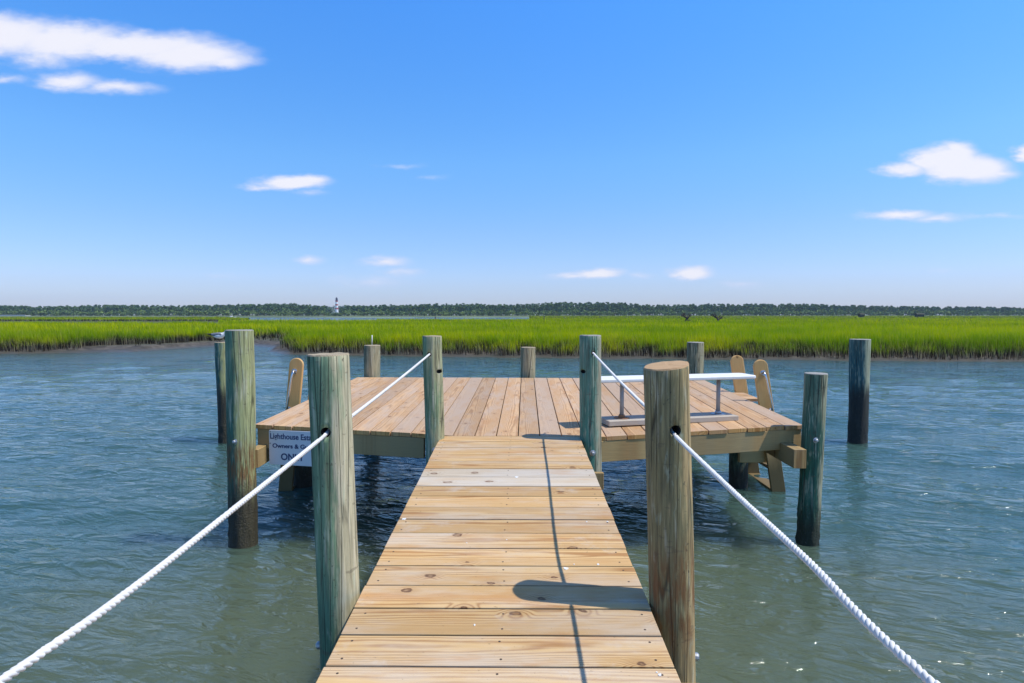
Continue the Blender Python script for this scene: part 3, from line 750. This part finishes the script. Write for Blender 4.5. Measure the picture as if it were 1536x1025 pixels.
# under deck
for (px, sd_, lb) in ((1107, 12, 'dark support piling under the platform beside the right ladder'), (455, 13, 'dark support piling under the platform beside the left ladder')):
    wl = atz(px, 728, 0)
    mp = post_mat('piling_under_%d' % sd_, (.10, .12, .09), (.035, .075, .06), gbias=.1, tide=.2, seed=sd_ * 1.1)
    piling(V((wl.x, wl.y, .88)), wl, .112, .112, mp, lb, seed=sd_)

# ------------------------------------------------------------------ platform
FL = atz(382, 636.5, 1.07); FR = atz(1205, 637.5, 1.07); BL = atz(536, 566, 1.115); BR = atz(1052, 568, 1.115)
mL = atz(636, 651, 1.045); mR = atz(902, 655.5, 1.045)
WL, WR, WYE = -.672, .548, 5.235
front = [(FL.x, FL.y, FL.z), (mL.x, mL.y, mL.z), (WL, WYE + .01, 1.042), (WR, WYE + .01, 1.042), (mR.x, mR.y, mR.z), (FR.x, FR.y, FR.z)]
fx = [p[0] for p in front]; fy = [p[1] for p in front]; fz = [p[2] for p in front]
def fpt(x): return V((x, float(np.interp(x, fx, fy)), float(np.interp(x, fx, fz))))
def bpt(s): return BL.lerp(BR, s)
plat = thing('platform', (0, 7.2, 0), 'wide square wooden platform standing over the water at the end of the walkway', 'dock')
NPL = 27; g = G(); T = .038
for i in range(NPL):
    s0, s1 = i / NPL, (i + 1) / NPL; rv = random.random()
    xa, xb = FL.x + (FR.x - FL.x) * s0 + .0045, FL.x + (FR.x - FL.x) * s1 - .0045
    jit = random.uniform(-.008, .008) if abs((xa + xb) / 2) > .8 else 0; dz = random.uniform(-.0015, .0015)
    a, b_ = fpt(xa) + V((0, jit, dz)), fpt(xb) + V((0, jit, dz))
    c, d = bpt(s1 - .0045 / 5.3) + V((0, jit, dz)), bpt(s0 + .0045 / 5.3) + V((0, jit, dz))
    g.prism(a, b_ - a, d, c - d, V((0, 0, -T)), .0025, rnd=rv, endmi=2)
    L = (d - a).length
    for q in (.03, .25, .5, .75, .97):
        for e in (.18, .82):
            p = a.lerp(d, q).lerp(b_.lerp(c, q), e) + V((random.uniform(-.006, .006), random.uniform(-.01, .01), -.0008)); g.disc(p, (0, 0, 1), .0045, .0016, 7, 1)
g.build('decking', [M_deck, M_nail, M_end], plat)
# front beams: left run, middle, right run; 2x8 doubled
def undr(p, dz): return V((p.x, p.y, p.z - dz))
BH = .185
for (xa, xb) in ((FL.x + .03, mL.x), (mR.x, FR.x - .02)):
    g = G(); A, B = fpt(xa), fpt(xb); dd = V((0, .028, -T - .002 - BH / 2))
    g.beam(A + dd, B + dd, .042, BH, .003); g.build('front_beam', [M_beam], plat)
g = G(); g.beam(V((mL.x + .005, WYE + .35, .90)), V((mR.x - .005, WYE + .35, .90)), .042, BH); g.build('front_beam', [M_beam], plat)
# side rim boards
for (A, B, sx) in ((FL, BL, 1), (FR, BR, -1)):
    g = G(); off = V((sx * .022, 0, -T - .002 - BH / 2)); g.beam(A + off + V((0, .056, 0)), B + off, .042, BH); g.build('rim_board', [M_beam], plat)
g = G(); g.beam(BL + V((.05, -.03, -T - .002 - BH / 2)), BR + V((-.05, -.03, -T - .002 - BH / 2)), .042, BH); g.build('rim_board', [M_beam], plat)
for y in (6.1, 6.7, 7.3, 7.9, 8.5, 9.1):
    g = G(); f = (y - 5.3) / 4.1; z = 1.05 + .062 * f - T - .004 - BH / 2; g.beam((-2.36, y, z), (2.60, y, z), .04, BH); g.build('joist', [M_beam], plat)
# carrying beams along the sides, ends stick out at the front corners
for (px0, px1, sx) in ((1191, 1210, 1), (373, 387, -1)):
    ya = 5.30 if sx > 0 else 5.42; q0, q1 = at(px0, 673, ya), at(px1, 673, ya); xm = (q0.x + q1.x) / 2; w = abs(q1.x - q0.x)
    g = G(); z = q0.z - .09
    g.beam((xm, ya, z - .005), (xm + .06 * sx, 9.5, z + .0), w, .17, .004, endmi=1); g.build('side_beam', [M_beam, M_end], plat)
# cross block by right ladder, landing boards
g = G(); A = at(1108, 684, 7.2); B = at(1152, 684, 7.2); g.beam(A, B, .06, .15); g.build('cross_block', [M_beam], plat)
g = G(); q = BR.lerp(FR, .40); 
for k in range(3):
    y0 = 7.28 + k * .19; xe = FR.x + (BR.x - FR.x) * (y0 - FR.y) / (BR.y - FR.y) + .002; zz_ = 1.09
    g.prism((xe, y0, zz_), (0, .184, 0), (xe + .17, y0, zz_), (0, .184, 0), (0, 0, -T))
g.build('landing_board', [M_deck], plat)

# ------------------------------------------------------------------ walkway
def wz(y): return .884 + (y - 2.03) * .0488
walk = thing('walkway', (-.06, 2.0, 0), 'straight walkway of yellow pine boards leading out to the platform', 'boardwalk')
g = G(); pitch = .1884; k = 0; y = WYE
while y > -1.4:
    y1 = y - pitch + .0105
    rv = random.random(); mi = 2 if k in (5, 6) else 0
    jl, jr = random.uniform(-.002, .002), random.uniform(-.002, .002); dz = random.uniform(-.001, .0012)
    hsl = V((0, .0018, -.038))
    # prism: long axis across the walkway
    a = V((WL + jl, y1, wz(y1) + dz)); b_ = V((WR + jr, y1, wz(y1) + dz))
    w = V((0, y - y1, wz(y) - wz(y1)))
    g.prism(a, w, b_, w, (0, 0, -.038), .002, mi, rv)
    for xx in (WL + .05, WR - .05, (WL + WR) / 2):
        for e in (.2, .8):
            p = V((xx + random.uniform(-.008, .008), y1 + (y - y1) * e, 0)); p.z = wz(p.y) - .0005; g.disc(p, (0, -.049, 1), .0048, .0012, 8, 1)
    y -= pitch; k += 1
# dried splats
def splat(px, py, r_):
    for z in (1,):
        q = atz(px, py, 1.0)
        for _ in range(6): q = atz(px, py, wz(q.y))
        n = 11; vs = [(q.x + r_ * (1 + .45 * random.uniform(-1, 1)) * math.cos(6.28 * j / n), q.y + r_ * 1.3 * (1 + .45 * random.uniform(-1, 1)) * math.sin(6.28 * j / n), 0) for j in range(n)]
        g.add([(v_[0], v_[1], wz(v_[1]) + .0022) for v_ in vs] + [(v_[0], v_[1], wz(v_[1]) - .002) for v_ in vs], [tuple(range(n))] + [(j, (j + 1) % n, n + (j + 1) % n, n + j) for j in range(n)], 3)
for (px, py, r_) in ((775, 716, .011), (849, 853, .009), (861, 847, .003), (897, 847, .006), (606, 779, .012), (911, 783, .005), (712, 938, .004), (990, 1013, .005), (985, 1009, .003), (880, 783, .004), (760, 810, .003), (700, 815, .003)): splat(px, py, r_)
g.build('decking', [M_walk, M_nail, M_walk_grey, M_splat], walk)
for xx in (WL + .035, WR - .035, (WL + WR) / 2):
    g = G(); g.beam((xx, -1.4, wz(-1.4) - .040 - .093), (xx, WYE - .01, wz(WYE) - .040 - .093), .04, .183); g.build('stringer', [M_beam], walk)
for yc in (2.28, 4.95):
    g = G(); g.beam((WL - .12, yc, wz(yc) - .225 - .075), (WR + .17, yc, wz(yc) - .225 - .075), .042, .14); g.build('cross_beam', [M_beam], walk)

# ------------------------------------------------------------------ ladders
def ladder(side, tops, bots, yn, yf, label):
    tn, bn = at(tops[0], tops[1], yn), atz(bots[0], bots[1], 0); bn.y = yn
    t = thing('ladder', (bn.x, (yn + yf) / 2, 0), label, 'ladder', 'wooden ladders at the sides of the platform')
    W = .165
    for y in (yn, yf):
        ay = (V((tn.x, y, tn.z)) - V((bn.x, y, 0))).normalized(); ax = ay.cross(V((0, -1, 0))).normalized() * -1
        if ax.x < 0: ax = -ax
        L = (V((tn.x, y, tn.z)) - V((bn.x, y, 0))).length
        pts = [(-W / 2, -.5), (W / 2, -.5)] + [(W / 2 * math.cos(a), L - W / 2 + W / 2 * math.sin(a)) for a in np.linspace(0, math.pi, 15)]
        pts = [(float(a), float(b)) for a, b in pts]
        g = G(); g.slab(pts, V((bn.x, y, 0)), ax, ay, V((0, 1, 0)), .040, 0, .006)
        st = g.build('stile', [M_ladder], t)
        # grab handle on the camera-facing (near) side of the near stile, inner side for the far one
        g = G(); o = V((bn.x, y, 0)); fw = V((0, -1, 0)) if y == yn else V((0, 1, 0)); base = .0 if y == yn else .040
        hp = []
        z0, z1 = L - .16, L - .62
        pl = [(z0, 0), (z0 + .01, .05), (z0 - .02, .085), (z0 - .08, .095), ((z0 + z1) / 2, .095), (z1 + .08, .095), (z1 + .02, .085), (z1 - .01, .05), (z1, 0)]
        pl = [(z, d * .7) for z, d in pl]
        P_ = [o + V((0, 1, 0)) * base + ay * z + fw * d + ax * (.012 * side + .03 * side * (z0 - z) / .5) for z, d in pl]
        dense = []
        for i in range(len(P_) - 1):
            for q in (0, .5): dense.append(P_[i].lerp(P_[i + 1], q))
        dense.append(P_[-1]); g.tube(dense, .0125, 12)
        g.disc(P_[0], fw, .032, .006, 16); g.disc(P_[-1], fw, .032, .006, 16)
        g.build('grab_handle', [M_steel], t)
        for zc in (L - .75, L - 1.0):
            g = G(); g.disc(o + V((0, 1, 0)) * base + ay * zc - ax * .02, fw, .012, .006, 10)
            if y == yn: g.build('bolt', [M_nail], t)
    for z in (.88, .58, .30, .02):
        f = z / tn.z; x = bn.x + (tn.x - bn.x) * f
        g = G(); g.prism((x - .075, yn + .041, z), (.15, 0, 0), (x - .075, yf - .001, z), (.15, 0, 0), (0, 0, -.036)); g.build('step', [M_ladder], t)
    return t
ladder(1, (1140, 540), (1172, 740), 7.10, 7.86, 'wooden ladder with rounded tops on the right side of the platform')
ladder(-1, (445, 537.5), (419, 742), 7.10, 7.86, 'wooden ladder on the left side of the platform above the sign')

# ------------------------------------------------------------------ bench
def dz_(x, y):
    f = (y - 5.4) / 4.0; return 1.046 + .07 * f + .02 * max(0, x - .8) / 1.8 * (1 - f)
lg1, lg2 = at(932.5, 632, 5.74), at(1077, 622, 5.98)
bd = V((lg2.x - lg1.x, lg2.y - lg1.y, 0)); bd.normalize(); bn = V((-bd.y, bd.x, 0))
bc = (lg1 + lg2) / 2; bc = V((bc.x, bc.y, 0)); zb = dz_(bc.x, bc.y)
bench = thing('bench', (bc.x, bc.y, zb), 'narrow white bench on two grey pipe legs fixed to a board on the platform', 'bench')
ZB = zb + .004
g = G(); g.prism(bc - bd * .70 - bn * .135 + V((0, 0, ZB + .05)), bn * .27, bc + bd * .66 - bn * .135 + V((0, 0, ZB + .05)), bn * .27, (0, 0, -.05), .005); g.build('base_board', [M_base], bench)
zt = at(1010, 566, 5.75).z; TT_ = .034
g = G(); W = .29
o = bc + bd * -.0; hl0, hl1 = -.86, .86; 
out = [(hl0, -W / 2), (hl1 - .05, -W / 2)] + [(hl1 - .05 + .05 * math.cos(a), (-W / 2 + .05 + .05 * math.sin(a)) if a < 0 else (W / 2 - .05 + .05 * math.sin(a))) for a in (-1.1, -.6, -.2, .2, .6, 1.1)] + [(hl1 - .05, W / 2), (hl0, W / 2)]
g.slab([(float(a), float(b)) for a, b in out], V((bc.x, bc.y, zt - TT_)), bd, bn, V((0, 0, 1)), TT_, 0, .008); g.build('seat', [M_white], bench)
for lg in (lg1, lg2):
    d = (V((lg.x, lg.y, 0)) - bc).dot(bd); p = bc + bd * d
    g = G(); g.tube([p + V((0, 0, ZB + .055)), p + V((0, 0, zt - TT_ - .004))], .020, 16); l_ = g.build('leg', [M_pipe], bench)
    g = G(); g.disc(p + V((0, 0, ZB + .0505)), (0, 0, 1), .075, .008, 22); g.tube([p + V((0, 0, ZB + .055)), p + V((0, 0, ZB + .085))], [.036, .028], 16)
    g.build('flange', [M_rust if lg is lg1 else M_zinc], l_)
    g = G(); g.disc(p + V((0, 0, zt - TT_ - .012)), (0, 0, 1), .06, .010, 20); g.build('top_flange', [M_pipe], l_)

# ------------------------------------------------------------------ sign
s0 = at(402.5, 646, 5.545)
A = fpt(s0.x); dirv_ = (fpt(s0.x + .5) - A); dirv_.z = 0; dirv_.normalize(); nrm = V((dirv_.y, -dirv_.x, 0))
o = V((A.x, A.y, 0)) + nrm * .026
SW, SH = .535, .325; zt_ = A.z - .040
sign = thing('sign', (o.x, o.y, zt_ - SH), 'white sign with dark blue lettering hanging from the left front beam of the platform', 'sign')
M_sign = plain('sign_white', (.66, .68, .70), .45, 0, .10, 5); M_ink = plain('sign_ink', (.03, .05, .14), .5)
rr_ = .012; out = []
for (cx, cy, a0) in ((SW - rr_, rr_, -90), (SW - rr_, SH - rr_, 0), (rr_, SH - rr_, 90), (rr_, rr_, 180)):
    for a in (0, 45, 90): out.append((cx + rr_ * math.cos(R(a0 + a)), cy + rr_ * math.sin(R(a0 + a))))
g = G(); up_ = V((0, 0, 1)); so_ = V((o.x, o.y, zt_ - SH))
out = [(float(a), float(b)) for a, b in out]
g.slab(out, so_ , dirv_, up_, nrm, .006, 0, .0015); g.build('board', [M_sign], sign)
def text(s, size, cx, cy, xs, bold, name):
    cu = bpy.data.curves.new(name, 'FONT'); cu.body = s; cu.size = size; cu.align_x = 'CENTER'; cu.align_y = 'CENTER'; cu.extrude = .0006; cu.offset = bold
    to = bpy.data.objects.new(name, cu); col.objects.link(to); bpy.context.view_layer.update()
    me = bpy.data.meshes.new_from_object(to.evaluated_get(bpy.context.evaluated_depsgraph_get())); bpy.data.objects.remove(to)
    ww = max(v_.co.x for v_ in me.vertices) - min(v_.co.x for v_ in me.vertices); sc = xs / ww
    vs = [so_ + dirv_ * (cx + v_.co.x * sc) + up_ * (cy + v_.co.y) + nrm * (.0075 + v_.co.z) for v_ in me.vertices]
    g = G(); g.add(vs, [tuple(p.vertices) for p in me.polygons]); g.build(name, [M_ink], sign)
text('Lighthouse Estates', .074, SW / 2 - .002, SH - .058, .505, .0014, 'lettering')
text('Owners & Guests', .056, SW / 2 + .002, SH - .147, .465, .0014, 'lettering')
text('ONLY', .086, SW / 2 - .028, SH - .25, .24, .0022, 'lettering')
for (x, y) in ((.015, SH - .015), (SW - .02, SH - .015), (.012, .2), (SW - .015, .02)):
    g = G(); g.disc(so_ + dirv_ * x + up_ * y + nrm * .006, nrm, .005, .003, 8); g.build('screw', [M_nail], sign)

# ------------------------------------------------------------------ ropes
def rope(name, pts, label, knots=()):
    """three twisted strands along a smooth path through pts"""
    pts = [V(p) for p in pts]
    # Catmull-Rom
    P_ = [pts[0] * 2 - pts[1]] + pts + [pts[-1] * 2 - pts[-2]]; path = []
    for i in range(1, len(P_) - 2):
        seg = (P_[i + 1] - P_[i]).length; n = max(2, int(seg / .007))
        for k in range(n):
            t = k / n; a, b, c, d = P_[i - 1], P_[i], P_[i + 1], P_[i + 2]
            path.append(.5 * ((2 * b) + (c - a) * t + (2 * a - 5 * b + 4 * c - d) * t * t + (3 * b - 3 * c + d - a) * t ** 3))
    path.append(pts[-1])
    g = G(); L = 0
    for s in range(3):
        q = []; L = 0
        for i, p in enumerate(path):
            if i: L += (p - path[i - 1]).length
            d = (path[min(i + 1, len(path) - 1)] - path[max(i - 1, 0)]).normalized(); a = d.cross(V((0, 0, 1))).normalized(); b = d.cross(a)
            ph = L / .041 * 2 * math.pi + s * 2.0944
            q.append(p + (a * math.cos(ph) + b * math.sin(ph)) * .0042)
        g.tube(q, .0047, 8)
    ob = g.build(name, [M_rope], None, origin=pts[0]); tag(ob, label, 'rope', 'white ropes strung between the pilings'); return ob
def rp(px, py, X):   # point where the sight line meets the plane x = X
    d = ray(px, py); return V((0, 0, CAMZ)) + d * (X / d.x)
p1h = V((-.798, Y1, 1.622))
a = rp(0, 1022, -.80); b_ = rp(200, 882, -.80); c = rp(350, 764, -.80)
endL = V((-.80, -.15, a.z + .035))
rope('rope', [endL, a, b_, c, rp(478, 661, -.80), p1h], 'twisted white rope running from the nearest left piling toward the lower left')
r3 = at(645, 531, Y3 - .05)
q = [p1h, at(527, 625, Y1 + .16)]
e0 = q[1]; mid = e0.lerp(r3, .5) + V((0, 0, -.006))
rope('rope', [p1h, e0, mid, r3, at(645, 530.5, Y3 + .12)], 'white rope between the nearest left piling and the left junction piling')
p2h = V((.628, Y2_, 1.65))
a = rp(1398, 1024, .628); b_ = rp(1210, 840, .628); c = rp(1100, 738, .628)
rope('rope', [V((.63, -.15, a.z + .03)), a, b_, c, rp(1014, 655, .628), p2h], 'twisted white rope running from the slanted-top piling toward the lower right')
r4 = at(889, 529, Y3 - .05); e0 = at(964, 606, Y2_ + .45)
rope('rope', [p2h, e0, e0.lerp(r4, .5) + V((0, 0, -.006)), r4, at(888.5, 528.5, Y3 + .12)], 'white rope between the slanted-top piling and the right junction piling')

# ------------------------------------------------------------------ gull
gp = at(325, 513, GY) ; gz = at(333.5, 514, GY).z + .008
gull = thing('gull', (gp.x, GY, gz), 'grey-backed white gull facing right on the thin left piling', 'bird')
Mw = plain('white_feathers', (.78, .78, .77), .8); Mg = plain('grey_feathers', (.22, .23, .26), .8); Mb = plain('black_feathers', (.02, .02, .022), .7); Mbe = plain('dark_bill', (.10, .02, .02), .5)
def gullx(x): return gp.x + .03 + x
rings = [(-.155, .132, .006, .004), (-.13, .127, .016, .008), (-.10, .122, .026, .018), (-.06, .112, .040, .034), (-.02, .104, .048, .044), (.03, .103, .050, .048), (.07, .112, .044, .046), (.095, .130, .034, .037), (.108, .150, .027, .028), (.117, .168, .026, .026), (.128, .176, .023, .022), (.140, .174, .014, .014), (.147, .172, .006, .007)]
g = G(); n = 18; vs = []
for (x, z, rw, rh) in rings:
    for j in range(n): th = 6.28318 * j / n; vs.append((gullx(x), GY + rw * math.cos(th), gz + z + rh * math.sin(th)))
fs = [(i * n + j, i * n + (j + 1) % n, (i + 1) * n + (j + 1) % n, (i + 1) * n + j) for i in range(len(rings) - 1) for j in range(n)]
g.add(vs, fs, 0, smooth=True); g.f += [tuple(range(n)), tuple(range(len(vs) - n, len(vs)))]; g.mi += [0, 1]; g.sm += [True, True]
for k in range(len(fs)):
    i, j = divmod(k, n)
    if i >= 10 and j < n: g.mi[k] = 1
g.build('body', [Mw, Mb], gull)
for sgn in (-1, 1):
    g = G(); W_ = [(.075, .128, .012), (.05, .140, .024), (0, .142, .033), (-.05, .138, .030), (-.10, .135, .020), (-.15, .136, .010), (-.20, .140, .003)]
    n = 10; vs = []
    for (x, z, h) in W_:
        yo = .036 if x > -.05 else .036 * max(.25, 1 + (x + .05) * 5)
        for j in range(n): th = 6.28318 * j / n; vs.append((gullx(x), GY + sgn * (yo + .012 * math.cos(th)), gz + z - h * .4 + h * math.sin(th)))
    fs = [(i * n + j, i * n + (j + 1) % n, (i + 1) * n + (j + 1) % n, (i + 1) * n + j) for i in range(len(W_) - 1) for j in range(n)]
    g.add(vs, fs, 0, smooth=True)
    for k in range(len(fs)):
        if k // n >= 4: g.mi[k] = 1
    g.build('wing', [Mg, Mb], gull)
g = G(); g.tube([(gullx(.143), GY, gz + .173), (gullx(.170), GY, gz + .168), (gullx(.186), GY, gz + .160)], [.007, .005, .001], 8); g.build('bill', [Mbe], gull)
for sgn in (-1, 1):
    g = G(); x = gullx(.0 + sgn * .012); y = GY + sgn * .02
    g.tube([(x, y, gz + .075), (x - .004, y, gz + .04), (x, y, gz + .002)], .0035, 8)
    for a in (-25, 0, 25): g.tube([(x, y, gz + .004), (x + .04 * math.cos(R(a)), y + .04 * math.sin(R(a)), gz + .003)], [.003, .0018], 6)
    g.build('leg', [Mbe], gull)

# ------------------------------------------------------------------ small far things
M_stake = plain('weathered_stake', (.06, .05, .04), .9); M_blind = plain('blind_thatch', (.05, .055, .035), .95, 0, .4, 3); M_conc = plain('pale_concrete', (.62, .62, .60), .8)
for (px, py0, py1, Y_, r_, lb) in ((653, 475.5, 486, 120, .22, 'leftmost of the thin dark stakes standing in the far marsh'), (816, 475, 486, 118, .22, 'thin dark stake standing alone in the far marsh straight past the platform'),):
    b0 = at(px, py1, Y_); t0 = at(px, py0, Y_); t = thing('marker_stake', (b0.x, Y_, .3), lb, 'stake', 'stakes in the marsh')
    g = G(); g.tube([(b0.x, Y_, .2), (b0.x + .05, Y_, (t0.z + .3) / 2), (b0.x, Y_, t0.z)], [.10, .09, .08], 10); g.build('pole', [M_stake], t)
    g = G(); g.tube([(b0.x, Y_, t0.z), (b0.x, Y_, t0.z + .08)], [.13, .10], 10); g.build('cap', [M_stake], t)
def snag(px, Y_, H, seed, lb):
    r = random.Random(seed); b0 = at(px, 484, Y_); t = thing('dead_tree', (b0.x, Y_, .3), lb, 'dead tree', 'dead trees in the marsh')
    g = G(); zt0 = .3
    trunk = [V((b0.x, Y_, .2)), V((b0.x + .05 * r.uniform(-3, 3), Y_, .3 + H * .35)), V((b0.x + r.uniform(-.25, .25), Y_, .3 + H * .7)), V((b0.x + r.uniform(-.1, .3), Y_, .3 + H))]
    g.tube(trunk, [.26, .20, .15, .07], 9); g.build('trunk', [M_stake], t)
    for k in range(7):
        s = trunk[1].lerp(trunk[2], r.random()) if k % 2 else trunk[2].lerp(trunk[3], r.random() * .6); sg = 1 if k % 2 else -1
        e = s + V((sg * r.uniform(.4, .95), r.uniform(-.4, .4), r.uniform(.1, .7)))
        g = G(); g.tube([s, s.lerp(e, .5) + V((0, 0, -.08)), e], [.10, .08, .035], 7)
        cl = leaf_cloud(np.array(e), np.array([.3, .3, .22]), 26, .09, np.random.RandomState(seed * 10 + k))
        for q_ in cl: g.add([tuple(p) for p in q_], [(0, 1, 2, 3)])
        g.build('limb', [M_stake], t)
snag(1029, 95, 1.75, 1, 'left of two small dark dead trees standing up from the marsh')
snag(1075, 95, 1.55, 6, 'right of two small dark dead trees standing up from the marsh')
for (px, Y_, w, h, lb) in ((1292, 300, 1.9, 1.5, 'smaller dark thatched blind at the far side of the marsh'), (1379, 300, 3.3, 1.6, 'larger dark thatched blind at the far side of the marsh, to the right')):
    c0 = at(px, 476, Y_); t = thing('hunting_blind', (c0.x, Y_, .5), lb, 'blind', 'blinds in the far marsh')
    g = G(); z0 = .9; g.beam((c0.x - w / 2, Y_, z0 + h / 2 - .2), (c0.x + w / 2, Y_, z0 + h / 2 - .2), 2.4, h - .5, .03); g.build('wall', [M_blind], t)
    g = G(); g.slab([(-1.4, 0), (1.4, 0), (1.2, .35), (0, .75), (-1.2, .35)], (c0.x - w / 2 - .3, Y_, z0 + h - .44), (0, 1, 0), (0, 0, 1), (1, 0, 0), w + .6, 0, .03); g.build('roof', [M_blind], t)
    for sx in (-1, 1):
        g = G(); g.tube([(c0.x + sx * w * .4, Y_ - 1, .2), (c0.x + sx * w * .4, Y_ - 1, z0 + .1)], .12, 8); g.build('leg', [M_stake], t)
# bridge far left
YBR = 560; b0 = at(-60, 473.6, YBR); b1 = at(42, 474.3, YBR)
br = thing('bridge', (b1.x, YBR, 0), 'low white causeway bridge at the far left under the trees', 'bridge')
g = G(); g.beam((b0.x, YBR, b1.z + .3), (b1.x, YBR, b1.z + .3), 6, .5, .05); g.build('road_deck', [M_conc], br)
g = G(); g.beam((b0.x, YBR - 3.0, b1.z + .85), (b1.x, YBR - 3.0, b1.z + .85), .3, .55, .03); g.build('parapet', [M_conc], br)
x = b0.x + 2
while x < b1.x:
    g = G(); g.tube([(x, YBR, -.5), (x, YBR, b1.z + .06)], .5, 10); g.build('pier', [M_conc], br); x += 8
# small white boat
Y_ = 330; c0 = at(347, 478.5, Y_); bt = thing('motorboat', (c0.x, Y_, 0), 'tiny white motorboat on the far water left of the lighthouse', 'boat')
g = G(); hull = [(-2.6, .8, .55), (-1, 1.0, .6), (1.2, .9, .7), (2.8, .05, .95)]; vs = []
for (x, w, h) in hull: vs += [(c0.x + x, Y_ - w, h), (c0.x + x, Y_ - w * .5, -.1), (c0.x + x, Y_ + w * .5, -.1), (c0.x + x, Y_ + w, h)]
fs = [(i * 4 + j, i * 4 + (j + 1) % 4, i * 4 + 4 + (j + 1) % 4, i * 4 + 4 + j) for i in range(3) for j in range(4)] + [(0, 1, 2, 3), (12, 13, 14, 15)]
g.add(vs, fs); g.build('hull', [M_white], bt)
g = G(); g.beam((c0.x - .6, Y_, 1.0), (c0.x + .5, Y_, 1.0), .8, .7, .05); g.build('console', [M_white], bt)

# ------------------------------------------------------------------ haze
mh = bpy.data.materials.new('haze_air'); mh.use_nodes = True; nb = NB(mh.node_tree); nb.n.clear()
pv = nb.new('ShaderNodeVolumePrincipled'); pv.inputs['Color'].default_value = (.70, .84, 1.0, 1); pv.inputs['Density'].default_value = .00016; pv.inputs['Anisotropy'].default_value = .2
oo = nb.new('ShaderNodeOutputMaterial'); nb.l.new(pv.outputs[0], oo.inputs['Volume'])
x0, x1, y0, y1, z0, z1 = -1520, 1520, -40, 1720, -2.0, 52
vs = [(x0, y0, z0), (x1, y0, z0), (x1, y1, z0), (x0, y1, z0), (x0, y0, z1), (x1, y0, z1), (x1, y1, z1), (x0, y1, z1)]
me = bpy.data.meshes.new('haze'); me.from_pydata(vs, [], [(0, 3, 2, 1), (4, 5, 6, 7), (0, 1, 5, 4), (1, 2, 6, 5), (2, 3, 7, 6), (3, 0, 4, 7)]); me.materials.append(mh)
hz = bpy.data.objects.new('haze', me); col.objects.link(hz); hz['kind'] = 'stuff'
